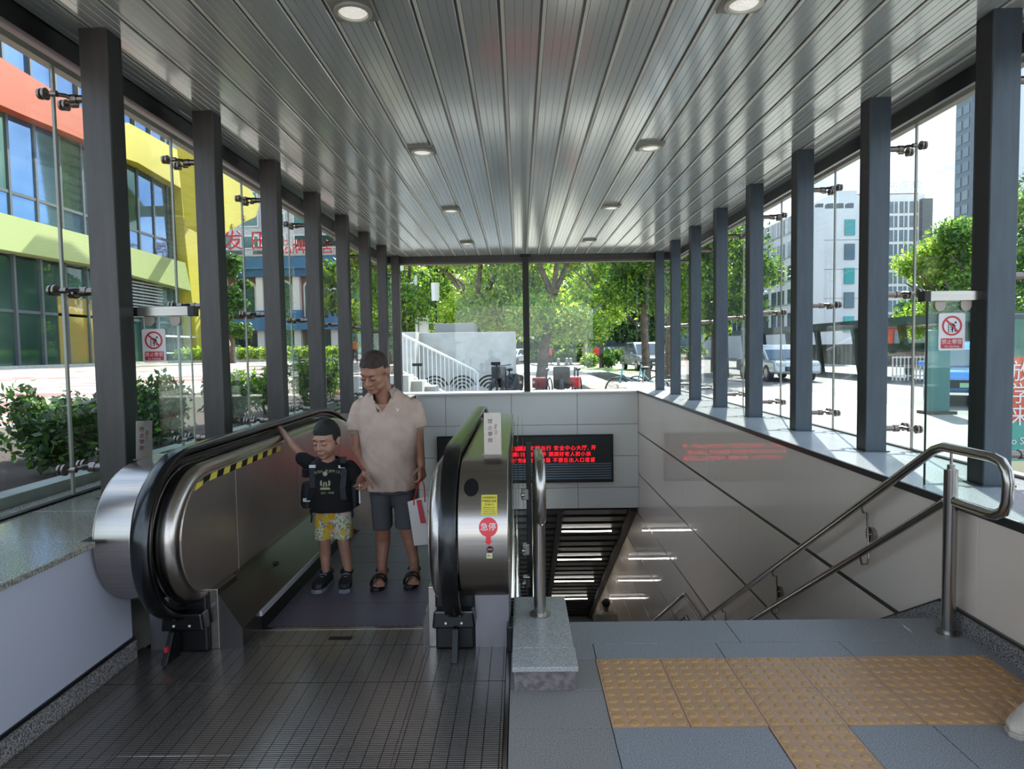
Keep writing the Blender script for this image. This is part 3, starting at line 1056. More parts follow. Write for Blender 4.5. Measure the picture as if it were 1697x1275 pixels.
# ------------------------------------------------------------------ glass guards with signs
def guard(side):
    s = 1 if side == 'left' else -1
    if side == 'left': xa, xb, y = -2.34, -1.955, 3.93
    else: xa, xb, y = 2.335, 2.72, 3.82
    zt = at(255 if side == 'left' else 1580, 517 if side == 'left' else 491, y=y).z
    t = empty('glass_guard', ((xa + xb) / 2, y, ZL), 'clear glass climbing guard beside the %s %s column' % ('nearest', side), 'glass guard')
    ch = obj('channel', B().box(xa - (.06 if side == 'left' else 0), xb, y - .03, y + .03, zt - .028, zt + .028), m_steel, t, bevel=.003)
    xe = xb if side == 'left' else xa
    obj('end_cap', B().box(xe - (.0 if s > 0 else .035), xe + (.035 if s > 0 else .0), y - .034, y + .034, zt - .03, zt + .03), m_black, ch, bevel=.002)
    obj('glass_pane', B().box(xa, xb, y - .005, y + .005, ZL, zt - .028), m_guard, t, bevel=.001, seg=1)
    obj('pane_edge', B().box(xe - .003, xe + .003, y - .006, y + .006, ZL, zt - .028), m_gedge if s > 0 else m_dark, t)
    for f in ((.38, .78) if side == 'left' else (.17, .55)):
        xc = xa + (xb - xa) * f
        c = [(xc - .03, zt - .028), (xc + .03, zt - .028), (xc + .03, zt - .055)] + [(xc + .03 * math.cos(q), zt - .055 - .03 * math.sin(q)) for q in [math.pi * i / 8 for i in range(1, 8)]] + [(xc - .03, zt - .055)]
        obj('clamp', B().prism(c, 'y', y - .014, y - .006), mat('clamp tan', 'a2948a', .4, .3), t)
    # sign
    sx, sz = (at(255.5, 573, y=y - .01).x, at(255.5, 573, y=y - .01).z) if side == 'left' else (at(1577, 550, y=y - .01).x, at(1577, 550, y=y - .01).z)
    sc = .137 / .13 if side == 'left' else 1.13
    sg = empty('climbing_sign', (sx, y - .012, sz), 'white and red no-climbing sign on the %s glass guard' % side, 'sign', 'no-climbing signs')
    W, H = .066 * sc, .094 * sc
    yy = y - .012

    def rr(w, h, r, cx=0, cz=0):
        out = []
        for ax, az, a0 in ((w - r, h - r, 0), (-(w - r), h - r, 90), (-(w - r), -(h - r), 180), (w - r, -(h - r), 270)):
            out += [(sx + cx + ax + r * math.cos(math.radians(a0 + q)), sz + cz + az + r * math.sin(math.radians(a0 + q))) for q in (0, 22, 45, 68, 90)]
        return out
    obj('sign_board', B().prism(rr(W, H, .012), 'y', yy, yy + .005), m_offw, sg)
    obj('red_box', B().prism(rr(W * .82, H * .27, .006, 0, -H * .62), 'y', yy - .001, yy), m_red, sg)
    cz = sz + H * .32
    ro, ri = .050 * sc, .041 * sc
    ring = []
    for r, d in ((ri, 0), (ri, -.002), (ro, -.002), (ro, 0)):
        ring.append([(sx + r * math.cos(q), yy + d, cz + r * math.sin(q)) for q in [2 * math.pi * i / 36 for i in range(36)]])
    obj('red_ring', B().loft(ring, cap=False), m_red, sg)
    fg = B()
    def cap(a_, b_, r, dd=-.0012):
        a_ = Vector((sx + a_[0] * sc, 0, cz + a_[1] * sc)); b_ = Vector((sx + b_[0] * sc, 0, cz + b_[1] * sc))
        d = (b_ - a_).normalized(); p = Vector((-d.z, 0, d.x)) * r * sc
        q = [a_ + p, b_ + p, b_ - p, a_ - p]
        fg.prism([(v.x, v.z) for v in q], 'y', yy + dd, yy)
    for i in range(4): cap((-.018, -.030 + .011 * i), (.004, -.030 + .011 * i), .0012)
    cap((-.018, -.034), (-.018, .006), .0014); cap((.004, -.034), (.004, .006), .0014)
    cap((.004, .008), (.014, -.006), .006); cap((.014, -.006), (.018, -.030), .0035); cap((.012, -.006), (.0, -.014), .0035); cap((.0, -.014), (.004, -.026), .003)
    cap((.004, .009), (-.012, .014), .0025); cap((.006, .006), (-.006, .0), .0025)
    fg.prism([(sx + .018 * sc + .006 * math.cos(q), cz + .016 * sc + .006 * math.sin(q)) for q in [2 * math.pi * i / 12 for i in range(12)]], 'y', yy - .0012, yy)
    obj('climber_pictogram', fg, m_black, sg)
    fg = B()
    cap((-.031, .031), (.031, -.031), .0045, -.0022)
    obj('red_slash', fg, m_red, sg)
    text('sign_text', '禁止攀登', .026 * sc, (sx, yy - .002, sz - H * .55), m_offw, sg, extrude=.0004)
    text('sign_text', 'No Climbing', .014 * sc, (sx, yy - .002, sz - H * .79), m_offw, sg, extrude=.0004)


guard('left'); guard('right')

# ------------------------------------------------------------------ LED board on the far wall
ld = empty('led_board', (.09, 12.78, -.64), 'wide black LED board with red running text on the far wall', 'display')
lx0, lx1, lz0, lz1 = -1.62, 1.79, -1.10, -.17
obj('frame', B().box(lx0, lx1, 12.72, 12.80, lz0, lz0 + .05).box(lx0, lx1, 12.72, 12.80, lz1 - .03, lz1).box(lx0, lx0 + .03, 12.72, 12.80, lz0 + .05, lz1 - .03).box(lx1 - .03, lx1, 12.72, 12.80, lz0 + .05, lz1 - .03), m_black, ld)
obj('screen', B().box(lx0 + .03, lx1 - .03, 12.735, 12.80, lz0 + .05, lz1 - .03), mat('led screen', '2c2f2f', .3, 0), ld)
for i in range(7):
    z = lz0 + .07 + i * .047
    obj('screen_louver', B().box(lx0 + .04, lx1 - .04, 12.725, 12.737, z, z + .02), mat('louver', '7d8f9c', .3, .3), ld)  # pale blue-grey of the bars is reflected sky put into the colour
for i, (t_, s_) in enumerate((('温馨提示: 为提高文明出行 安全中心大厅, 开', .10), ('放自动扶梯 请紧握扶手 照顾好老人和小孩', .095), ('注意脚下安全 请勿倚靠 不要在出入口逗留', .095))):
    text('led_text', t_, s_, ((1.46, 1.36, 1.44)[i], 12.728, lz1 - .26 - i * .118), m_led, ld, extrude=.001, spacing=1.18, align='RIGHT')

# ------------------------------------------------------------------ outside: ground
m_pave = mat('sunlit pavement', 'a8a49c', .8, 0, var='8c8983', vscale=.6, lo=.3, hi=.7)
m_road = mat('road asphalt', '6f6f6c', .85, 0, var='626260', vscale=.8, lo=.3, hi=.7)
m_grass = mat('grass', '5b7a35', .8, 0, var='7d9446', vscale=3, lo=.3, hi=.7)
m_conc = mat('planter concrete', '94988f', .7, 0, var='7f8479', vscale=4, lo=.35, hi=.65)
m_conc2 = mat('pale concrete', 'b8b8b2', .7, 0, var='a6a6a0', vscale=3, lo=.35, hi=.65)


def plaza_mat():
    m = mat('plaza paving', 'd9cfc4', .7)
    n, l = m.node_tree.nodes, m.node_tree.links
    t = n.new('ShaderNodeTexCoord'); mp_ = n.new('ShaderNodeMapping'); mp_.inputs['Scale'].default_value = (.12, .35, 1)
    w = n.new('ShaderNodeTexNoise'); w.inputs['Scale'].default_value = 1.6; w.inputs['Detail'].default_value = 1
    r = n.new('ShaderNodeValToRGB'); r.color_ramp.interpolation = 'CONSTANT'
    r.color_ramp.elements[0].color = lin('a8a196'); r.color_ramp.elements[1].position = .47; r.color_ramp.elements[1].color = lin('8f5d58')
    e = r.color_ramp.elements.new(.56); e.color = lin('aaa49a')
    l.new(t.outputs['Object'], mp_.inputs[0]); l.new(mp_.outputs[0], w.inputs['Vector']); l.new(w.outputs['Fac'], r.inputs[0])
    l.new(r.outputs[0], n['Principled BSDF'].inputs['Base Color'])
    return m


obj('floor_plaza', B().box(-70, -5.2, -15, 75, -.5, .80), plaza_mat(), kind='structure')
obj('floor_pavement', B().box(-5.2, 8.5, 13.4, 60, -.5, .10).box(-5.2, -2.0, -15, 1.2, -.5, .10), m_pave, kind='structure')
obj('floor_sidewalk', B().box(3.25, 8.5, -15, 13.4, -.5, .10), mat('grey side pavement', '85847f', .8, 0, var='757470', vscale=.8, lo=.3, hi=.7), kind='structure')
obj('floor_road', B().box(-70, 200, 60, 260, -.5, .08).box(8.5, 200, -30, 60, -.5, .08), m_road, kind='structure')
obj('floor_behind', B().box(-2.0, 3.25, -15, -1.5, -.3, -.005), m_pave, kind='structure')
obj('floor_apron', B().box(3.14, 3.3, -2, 13.4, -.3, .62), m_conc, kind='structure')


# leaves
def leaves(name, blobs, n, size, mt, parent=None, seed=1, kind='stuff', shell=.55):
    rg = np.random.default_rng(seed)
    vol = np.array([b[3] * b[4] * b[5] for b in blobs]) ** .7
    cnt = (n * vol / vol.sum()).astype(int) + 1
    P = []
    for b, c in zip(blobs, cnt):
        d = rg.normal(size=(c, 3)); d /= np.linalg.norm(d, axis=1)[:, None]
        rad = (shell + (1 - shell) * rg.random(c)) * (1 + .12 * rg.normal(size=c))
        P.append(np.array(b[:3]) + d * rad[:, None] * np.array(b[3:6]))
    P = np.concatenate(P)
    N = len(P)
    u = rg.normal(size=(N, 3)); u /= np.linalg.norm(u, axis=1)[:, None]
    w = rg.normal(size=(N, 3)); w -= (w * u).sum(1)[:, None] * u; w /= np.linalg.norm(w, axis=1)[:, None]
    s = (size * (.6 + .8 * rg.random(N)))[:, None]
    V = np.stack([P - u * s, P + w * s * .45, P + u * s, P - w * s * .45], 1).reshape(-1, 3)
    off = np.array(wloc(parent)) if parent else np.zeros(3)
    V -= off
    me = bpy.data.meshes.new(name)
    me.vertices.add(N * 4); me.vertices.foreach_set('co', V.ravel())
    me.loops.add(N * 4); me.loops.foreach_set('vertex_index', np.arange(N * 4))
    me.polygons.add(N); me.polygons.foreach_set('loop_start', np.arange(N) * 4); me.polygons.foreach_set('loop_total', np.full(N, 4))
    ms = mt if isinstance(mt, list) else [mt]
    for x in ms: me.materials.append(x)
    me.polygons.foreach_set('material_index', rg.integers(0, len(ms), N))
    me.update(calc_edges=True)
    o = bpy.data.objects.new(name, me); COL.objects.link(o)
    if parent: o.parent = parent
    if kind: o['kind'] = kind
    return o


def leafmat(name, a, b, t=.45):
    return mat(name, a, .45, 0, var=b, vscale=2.5, lo=.3, hi=.7, trans=t)


lf_b = leafmat('leaf bright', '7fa32a', 'a9c43e', .55)
lf_m = leafmat('leaf mid', '4f7a28', '6d9a38', .5)
lf_d = leafmat('leaf dark', '2c4a20', '3e6630', .35)
lf_y = leafmat('leaf yellow', 'b4cc3a', 'cddc5c', .6)
lf_s = leafmat('shrub leaf', '2a3f1e', '46602c', .3)
m_bark = mat('bark', '6b5b4b', .9, 0, var='4c4036', vscale=6, lo=.35, hi=.65, bump=.5, bscale=25)


def tree(lab, x, y, trunk_h, r, top, n, mats, seed, tr=.16, gz=.1, lean=(0, 0), group=None, size=.14, width=None, zb=None, branches=4):
    rg = random.Random(seed)
    t = empty('tree', (x, y, gz), lab, 'tree', group)
    b = B()
    fx, fy = x + lean[0], y + lean[1]
    b.tube([(x, y, gz), (x + lean[0] * .3, y + lean[1] * .3, gz + trunk_h * .4), (fx, fy, gz + trunk_h)], [tr * 1.15, tr, tr * .75], 10)
    obj('trunk', b, m_bark, t, smooth=60)
    blobs = []
    zb = zb if zb is not None else gz + trunk_h * .85
    w = width or r
    for i in range(branches):
        a = 2 * math.pi * i / branches + rg.random()
        ex, ey = fx + math.cos(a) * w * .6, fy + math.sin(a) * r * .6
        ez = gz + trunk_h + (top - trunk_h - gz) * rg.uniform(.3, .7)
        obj('branch', B().tube([(fx, fy, gz + trunk_h * .95), ((fx + ex) / 2, (fy + ey) / 2, (gz + trunk_h + ez) / 2 + .2), (ex, ey, ez)], [tr * .6, tr * .4, tr * .2], 7), m_bark, t, smooth=60)
    for i in range(16):
        a = rg.random() * 6.28
        q = rg.random() ** .6
        z = zb + (top - zb) * rg.random()
        k = math.sin(math.pi * min(1, max(.15, (z - zb) / (top - zb))) * .8 + .4)
        bl = r * rg.uniform(.28, .42)
        blobs.append((fx + math.cos(a) * w * q * .75 * k, fy + math.sin(a) * r * q * .75 * k, z, bl, bl, bl * .7))
    leaves('foliage', blobs, n, size, mats, t, seed, shell=.35)
    return t


def shrub(lab, x, y, gz, h, r, n, seed, mats=None, size=.035, group=None, name='shrub', cat='shrub'):
    rg = random.Random(seed)
    t = empty(name, (x, y, gz), lab, cat, group)
    blobs = []
    for i in range(7):
        a = rg.random() * 6.28
        hz_ = h * rg.uniform(.62, .95)
        ex, ey = x + math.cos(a) * r * rg.uniform(.2, .75), y + math.sin(a) * r * rg.uniform(.2, .75)
        obj('stem', B().tube([(x + math.cos(a) * .04, y + math.sin(a) * .04, gz), ((x + ex) / 2, (y + ey) / 2, gz + hz_ * .55), (ex, ey, gz + hz_)], [.012, .008, .004], 6), m_bark, t)
        blobs.append((ex, ey, gz + hz_ * .93, r * .33, r * .33, r * .42))
        blobs.append(((x + ex) / 2, (y + ey) / 2, gz + hz_ * .6, r * .42, r * .42, r * .5))
    blobs.append((x, y, gz + h * .35, r * .8, r * .8, h * .35))
    leaves('foliage', blobs, n, size, mats or [lf_s, lf_s, lf_d, lf_m], t, seed, shell=.15)
    return t


# planter beside the left glazing
pt = empty('planter', (-3.4, 5, .1), 'long concrete planter outside the left glazing, full of shrubs', 'planter')
obj('planter_wall', B().box(-2.93, -2.79, 0.5, 12.9, .1, .745), m_conc, pt, bevel=.004)
obj('planter_wall', B().box(-5.25, -5.05, 7.5, 12.9, .1, .90), m_conc, pt, bevel=.004)
obj('soil', B().box(-5.1, -2.93, .5, 12.9, .1, .66), mat('soil', '3a2f26', .95), pt)
sh = [(-3.35, 3.35, .62, .42), (-3.75, 4.0, .58, .42), (-3.3, 4.7, .50, .40), (-3.9, 5.3, .56, .45), (-3.4, 6.1, .52, .42), (-3.6, 2.5, .6, .45), (-4.1, 7.2, .60, .42), (-3.5, 7.9, .50, .40), (-3.5, 9.1, .70, .40), (-3.3, 10.2, .82, .40), (-3.4, 11.4, .84, .45), (-4.3, 10.0, .6, .4), (-3.5, 12.3, .85, .4)]
where = ['directly beside the nearest left column, seen left of it', 'behind the first glass bay on the left, taller', 'just behind the nearest left column', 'outside the second glass bay, set back', 'in front of the second left column', 'at the left edge of the picture', 'set back behind the second and third left columns', 'by the third left column', 'between the third and fourth left columns', 'between the fourth and fifth left columns', 'by the sixth left column', 'set back behind the fourth left column', 'by the farthest left column']
for i, (x, y, h, r) in enumerate(sh):
    shrub('dark green leafy shrub ' + where[i], x, y, .66, h, r, 2600 if i < 6 else 1500, 100 + i, size=.034 if i < 6 else .04, group='shrubs in the long planter', mats=None if i < 8 else [lf_s, lf_m, lf_m, lf_b])

# trees beyond the far window
TR = [
    ('big tree with thick trunk right of the far mullion', .72, 23.0, 3.4, 3.4, 7.6, 26000, [lf_b, lf_m, lf_y, lf_m], .19, .1, (.5, .4), 2.0, 2.2, .08),
    ('bright leafy tree above the grey vent block', -1.6, 25.0, 3.0, 3.2, 7.4, 26000, [lf_b, lf_m, lf_y, lf_b], .2, .1, (0, 0), 2.6, 2.2, .085),
    ('slim dark-trunked tree beside the parked grey car', 4.75, 24.7, 3.2, 2.8, 7.2, 20000, [lf_m, lf_d, lf_b], .15, .1, (-.1, .3), 1.9, 3.0, .08),
    ('thin forked tree on the grass island', 5.7, 46.0, 4.6, 3.8, 11, 14000, [lf_b, lf_m, lf_y], .15, .1, (.2, .5), 3.6, 3.4, .15),
    ('pale green tree at the right end of the far window', 6.3, 28.2, 3.4, 3.0, 8.6, 18000, [lf_m, lf_d, lf_b], .16, .1, (.2, 0), 2.2, 3.2, .09),
    ('shady tree behind the white lamp post', -5.2, 31.0, 3.2, 4.2, 9.0, 22000, [lf_m, lf_d, lf_b], .2, .1, (0, 0), 3.6, 2.0, .11),
    ('tree outside the seventh right column', 9.4, 30.5, 3.0, 3.2, 8.4, 18000, [lf_m, lf_d, lf_b], .2, .1, (0, 0), 2.6, 3.0, .1),
    ('small tree beyond the shelter, beside the sixth right column', 10.6, 36, 3.0, 2.6, 6.0, 4000, [lf_m, lf_d, lf_b], .2, .1, (0, 0), 2.3, 2.6, .18),
    ('dense tree below the gridded tower', 24.5, 38.0, 3.0, 3.6, 7.0, 16000, [lf_b, lf_m, lf_y, lf_m], .2, .1, (0, 0), 4.0, 2.2, .13),
    ('dense dark tree in front of the tall right tower', 25.6, 36.0, 3.0, 3.6, 8.6, 18000, [lf_m, lf_d, lf_m, lf_b], .2, .1, (0, 0), 4.0, 2.2, .13),
    ('dark tree at the right picture edge', 22.0, 27.0, 3.0, 3.8, 8.0, 16000, [lf_m, lf_d, lf_d], .2, .1, (0, 0), 3.2, 2.2, .11),
    ('dark feathery tree in front of the blue building', -20.9, 48.0, 4.0, 2.0, 8.4, 9000, [lf_d, lf_d, lf_m], .2, .8, (0, 0), 1.4, 3.0, .16),
    ('green tree behind the fifth left column', -9.5, 42.0, 4.0, 3.4, 9.0, 6000, [lf_m, lf_d, lf_b], .2, .8, (0, 0), 2.6, 2.4, .22),
    ('green tree behind the sixth left column', -7.0, 36.0, 3.2, 3.0, 8.4, 6000, [lf_m, lf_b, lf_y], .2, .8, (0, 0), 2.3, 2.2, .2),
]
for i, (lab, x, y, th, r, top, n, ms, tr_, gz, lean, w, zb, sz) in enumerate(TR):
    tree(lab, x, y, th, r, top, n, ms, 11 + i, tr=tr_, gz=gz, lean=lean, width=w * 1.2, zb=zb, size=sz, group='trees around the station entrance')
for i, (x, y, w, lab) in enumerate(((-9, 75, 9, 'left of the far window'), (4, 80, 10, 'behind the far window'), (18, 98, 10, 'behind the parked cars'), (48, 72, 9, 'behind the bus shelter'))):
    tree('far dark tree mass ' + lab, x, y, 4, w * .7, 15, 7000, [lf_d, lf_d, lf_m], 70 + i, tr=.4, gz=.1, width=w, zb=1.6, size=.5, group='far tree masses')
for i, (x, y, r, h, lab) in enumerate(((4.85, 46.5, .8, .95, 'yellow-green clipped bush on the grass island'), (6.2, 46.0, .8, .95, 'round dark bush on the grass island'))):
    t = shrub(lab, x, y, .12, h, r, 2600, 200 + i, mats=[lf_b, lf_y, lf_m] if i == 0 else [lf_d, lf_m], size=.09, group='bushes on the island', name='bush', cat='bush')
obj('island_grass', B().prism([(4.0, 47), (4.6, 42), (6.0, 36), (7.6, 37), (7.4, 47), (5.8, 50)], 'z', .10, .13), m_grass, label='sunlit grass island under the two bushes', cat='grass')
obj('lawn', B().prism([(12, 14), (24, 14), (31, 28), (19, 28)], 'z', .08, .16), m_grass, label='light green lawn strip beyond the right glazing', cat='grass')
hedge = empty('hedge', (-18, 55, .8), 'low clipped hedge along the far plaza edge', 'hedge')
obj('hedge_kerb', B().box(-29, -8, 54.2, 55.8, .8, 1.0), m_conc2, hedge)
leaves('foliage', [(-28 + i * 1.1, 55, 1.5, .9, .7, .55) for i in range(18)], 7000, .16, [lf_b, lf_m, lf_y], hedge, 5)
hg2 = empty('hedge', (4, 70, .1), 'low hedge line across the road beyond the parked cars', 'hedge')
leaves('foliage', [(-4 + i * 1.5, 70, .7, 1.2, .8, .8) for i in range(16)], 4000, .25, [lf_m, lf_b, lf_d], hg2, 6)

# grey vent block with wave pattern and stair fence
vb = empty('vent_block', (-1.4, 19.5, .1), 'pale grey concrete block with black wave pattern beyond the far window', 'enclosure')
obj('block_body', B().box(-2.85, -.10, 19, 22, .1, 2.01), m_conc2, vb, bevel=.01)
obj('block_return', B().box(-3.4, -2.85, 18.2, 19.6, .1, 2.02), m_conc2, vb, bevel=.01)
obj('block_cap', B().box(-2.55, -1.35, 20, 21.6, 2.01, 2.32), mat('cap grey', '7d7d78', .6), vb, bevel=.02)
for cx in (-2.45, -1.65, -.85, -.2):
    for q in range(4):
        r0 = .42 - q * .10
        a0, a1 = 20, 160
        o_ = arc(cx, .36, r0, a0, a1, 10); i_ = arc(cx, .36, r0 - .045, a1, a0, 10)
        obj('wave_stripe', B().prism([(min(max(u, -2.84), -.11), v) for u, v in o_ + i_], 'y', 18.99, 19.001), m_black, vb)
fc = empty('stair_fence', (-2, 17, .3), 'white metal railing sloping down outside the far window', 'railing')
A_, B_ = Vector((-3.05, 17, 1.95)), Vector((-1.16, 17, .98))
obj('top_rail', B().tube([A_, B_, B_ + Vector((.08, 0, -.08)), (-1.08, 17, .1)], .03, 8), m_white, fc, smooth=60)
obj('bottom_rail', B().tube([(-3.05, 17, .98), (-1.8, 17, .35)], .025, 8), m_white, fc, smooth=60)
for i in range(18):
    x = -3.0 + i * .108
    zt = 1.95 + (x + 3.05) * (-.97 / 1.89)
    obj('baluster', B().cyl((x, 17, max(.1, .98 - (x + 3.05) * .5)), (x, 17, zt), .011, n=6), m_white, fc)
for i in range(3):
    obj('stair_step', B().box(-3.9, -2.5 + i * .25, 15.2 + i * .4 - .4, 15.6 + i * .4, .1, .95 - i * .15), m_conc2, fc)
for x, lab in ((-2.45, 'left'), (-.55, 'right')):
    t = empty('post_light', (x, 16, .1), 'small black T-shaped post light, %s one before the grey block' % lab, 'post')
    obj('pole', B().cyl((x, 16, .1), (x, 16, 1.15), .018, n=8), m_black, t)
    obj('head', B().box(x - .14, x + .09, 15.95, 16.05, 1.13, 1.2), m_black, t)
lp = empty('lamp_post', (-4.62, 30, .1), 'white camera pole with side arm left of the far window', 'lamp post')
obj('pole', B().cyl((-4.62, 30, .1), (-4.62, 30, 4.9), .09, .07, n=10), m_white, lp, smooth=60)
obj('arm', B().cyl((-4.62, 30, 4.55), (-6.2, 30, 4.5), .06, n=8), m_white, lp, smooth=60)
obj('control_box', B().box(-4.5, -4.1, 29.9, 30.1, 2.3, 3.0), m_offw, lp)
obj('camera_head', B().box(-5.9, -5.6, 29.8, 30.1, 4.6, 4.85), m_offw, lp)
for x, y, zt, lab in ((-4.3, 24, 4.4, 'taller dark lantern pole at the left of the far window'), (-3.5, 28, 3.6, 'shorter dark lantern pole under the trees')):
    t = empty('street_lantern', (x, y, .1), lab, 'lamp post')
    obj('pole', B().cyl((x, y, .1), (x, y, zt), .05, n=8), m_dark, t)
    obj('lantern', B().cyl((x, y, zt), (x, y, zt + .75), .16, .18, n=10), m_white, t)

# ------------------------------------------------------------------ colourful building on the left
fb = empty('colourful_building', (-30, 55, .8), 'large glass building with orange, yellow and green bands on the left', 'building')
m_or = mat('orange band', 'a6481e', .5)
m_ye = mat('yellow band', 'b8ae34', .5)
m_gr = mat('pale green band', '95a468', .5, 0, var='9ca86c', vscale=.05)
m_gl1 = mat('curtain glass blue', '4f6f9a', .06, .75, var='6f93b8', vscale=.08, lo=.4, hi=.6)
m_gl2 = mat('curtain glass green', '3a5850', .08, .6, var='5a7a6c', vscale=.1, lo=.4, hi=.6)
m_frame = mat('window frame grey', '4c5558', .5)
FX = -30


def fprism(name, poly, mt, d=0.0, th=1.0, bevel=0):
    return obj(name, B().prism(poly, 'x', FX + d - th, FX + d), mt, fb, bevel=bevel)


obj('core', B().box(FX - 14, FX - .9, 24, 61, .8, 26), m_frame, fb)
fprism('orange_band', [(26, 19.2), (36, 18.8), (47.5, 18.3), (49, 17.6), (48.5, 16.4), (40, 16.0), (26, 15.6)], m_or, .5, 1.2)
fprism('yellow_band', [(49, 18.3), (51, 19.2), (58, 19.3), (63.5, 18.8), (62.6, .8), (60.6, .8), (59.0, 11.5), (58.6, 16.1), (52, 16.5), (49, 16.2)], m_ye, .5, 1.2)
fprism('green_band', [(24, 9.7), (46, 9.75), (58.6, 9.6), (59.5, 7.2), (46, 7.8), (24, 7.4)], m_gr, .6, 1.3)
fprism('orange_return', [(59, 20.4), (66, 21), (66, 19.3), (60, 19.2)], m_or, -1, 1)
y = 24.0
i = 0
while y < 58.6:
    yb = min(y + 2.25, 58.8)
    for z0, z1 in ((9.7, 11.3), (11.45, 16.3)):
        obj('window_pane', B().box(FX - .5, FX - .35, y + .07, yb - .07, z0, z1), m_gl1 if (i % 3 or z0 < 11) and y > 34 else m_gl2, fb)
    for z0, z1 in ((.95, 4.2), (4.35, 7.5)):
        obj('window_pane', B().box(FX - .6, FX - .45, y + .07, yb - .07, z0, z1), m_gl2, fb)
    for z0, z1 in ((18.5, 25.5),):
        obj('window_pane', B().box(FX - .6, FX - .45, y + .07, yb - .07, z0, z1), m_gl1, fb)
    obj('mullion', B().box(FX - .6, FX - .25, yb - .09, yb + .09, .9, 26), m_frame, fb)
    y += 2.25; i += 1
obj('transom', B().box(FX - .5, FX - .28, 24, 58.8, 11.28, 11.47), m_frame, fb)
obj('transom', B().box(FX - .6, FX - .38, 24, 58.8, 4.18, 4.37), m_frame, fb)
for i in range(9):
    obj('louver', B().box(FX - .3, FX - .1, 51, 56, 5.2 + i * .25, 5.32 + i * .25), mat('louver grey', '9aa09c', .5), fb)
obj('entrance_gold', B().box(FX - .44, FX - .38, 43.5, 47.5, 1, 5.5), mat('gold interior', '8a7a3a', .4), fb)
obj('plinth_step', B().box(FX - .6, FX + .6, 24, 60.4, .8, .98), m_conc2, fb)
obj('balcony_rail', B().box(FX + .3, FX + .4, 53, 60.3, 3.0, 3.15).box(FX + .3, FX + .4, 53, 60.3, 1.6, 1.7), m_white, fb)
cn = empty('yellow_canopy', (-24, 58, 12), 'yellow pointed canopy wing at the end of the colourful building', 'canopy')
obj('canopy_body', B().prism([(54.2, 19.0), (58.2, 17.2), (62.2, 15.3), (61.2, 14.0), (58.5, 13.0), (54.5, 11.3), (52, 11.5), (51, 19)], 'x', -26.0, -24.0), mat('canopy yellow', 'b8ac2a', .45), cn, bevel=.05)
for yy, z in ((56, 12.2), (58.5, 13.4)):
    obj('canopy_lamp', B().cyl((-23.98, yy, z), (-23.9, yy, z), .25, n=14), mat('yellow dark', '9a8f20', .5), cn)
obj('canopy_arm', B().box(-30, -25.9, 60.4, 61.2, 14.2, 15), m_ye, cn)

# blue and brown building with arches, apartment block behind
bb = empty('blue_building', (-24, 71, .8), 'blue and brick-coloured building with arched windows behind the plaza', 'building')
m_bl = mat('blue cornice', '3f7196', .5)
m_bk = mat('brick brown', '8a5a44', .7)
obj('facade', B().box(-40, -15.5, 70.5, 84, .8, 11.6), m_bk, bb)
obj('cornice', B().box(-41, -15, 69.3, 70.6, 10.3, 11.6), m_bl, bb)
obj('cornice_lower', B().box(-40.5, -15.2, 69.5, 70.6, 9.5, 10.3), mat('blue deep', '2f5a80', .5), bb)
obj('cornice', B().box(-41, -15, 69.3, 70.6, 3.9, 5.1), m_bl, bb)
obj('ledge', B().box(-41, -15, 69.2, 70.6, 11.6, 11.8), m_conc2, bb)
for i in range(7):
    x = -39 + i * 3.9
    obj('pilaster', B().box(x - .35, x + .35, 69.8, 70.6, 5.1, 9.5), m_offw, bb)
    obj('pilaster_base', B().box(x - .5, x + .5, 69.6, 70.6, 5.1, 6.0), m_bl, bb)
    obj('pilaster', B().box(x - .35, x + .35, 69.8, 70.6, .8, 3.9), m_offw, bb)
    x0, x1 = x + .75, x + 3.15
    ar = [(x0, 5.3), (x1, 5.3), (x1, 8.4)] + [((x0 + x1) / 2 + 1.2 * math.cos(q), 8.4 + .7 * math.sin(q)) for q in [math.pi * k / 8 for k in range(1, 8)]] + [(x0, 8.4)]
    f = obj('arch_frame', B().prism([((u - (x0 + x1) / 2) * 1.13 + (x0 + x1) / 2, (v - 5.3) * 1.06 + 5.3) for u, v in ar], 'y', 70.40, 70.52), m_offw, bb)
    obj('pane', B().prism(ar, 'y', 70.36, 70.41), m_gl2, f)
    obj('shop_window', B().box(x + .6, x + 3.3, 70.4, 70.52, 1.0, 3.6), m_gl2, bb)
ab = empty('apartment_block', (-38, 95, .8), 'white gridded apartment block behind the red rooftop letters', 'building')
obj('block', B().box(-60, -24, 95, 110, .8, 42), m_conc2, ab)
for i in range(9):
    for j in range(12):
        x, z = -58.5 + i * 3.8, 4 + j * 3.1
        f = obj('window', B().box(x, x + 2.6, 94.8, 95.05, z, z + 1.9), m_offw, ab)
        obj('pane', B().box(x + .15, x + 2.45, 94.76, 94.81, z + .15, z + 1.75), m_gl2, f)
for ch, px in zip('深发田品牌店', (356, 387, 432, 472, 496, 541)):
    p = at(px, 404 if px < 450 else 414, y=70)
    t = empty('rooftop_letter', (p.x, 70, 11.8), 'large red rooftop character %s on the blue building' % {'深': 'hidden by the third column', '发': 'leftmost in view', '田': 'beside the third left column', '品': 'fourth from the left', '牌': 'between the third and fourth columns', '店': 'rightmost in view'}[ch], 'sign', 'red rooftop letters')
    text('character', ch, 2.2 if px < 450 else 1.6, (p.x, 70, p.z + .2), mat('letter red', 'b5283a', .5), t, extrude=.08)
    obj('letter_frame', B().box(p.x - .9, p.x + .9, 70.1, 70.2, 11.8, p.z - .7), m_frame, t)

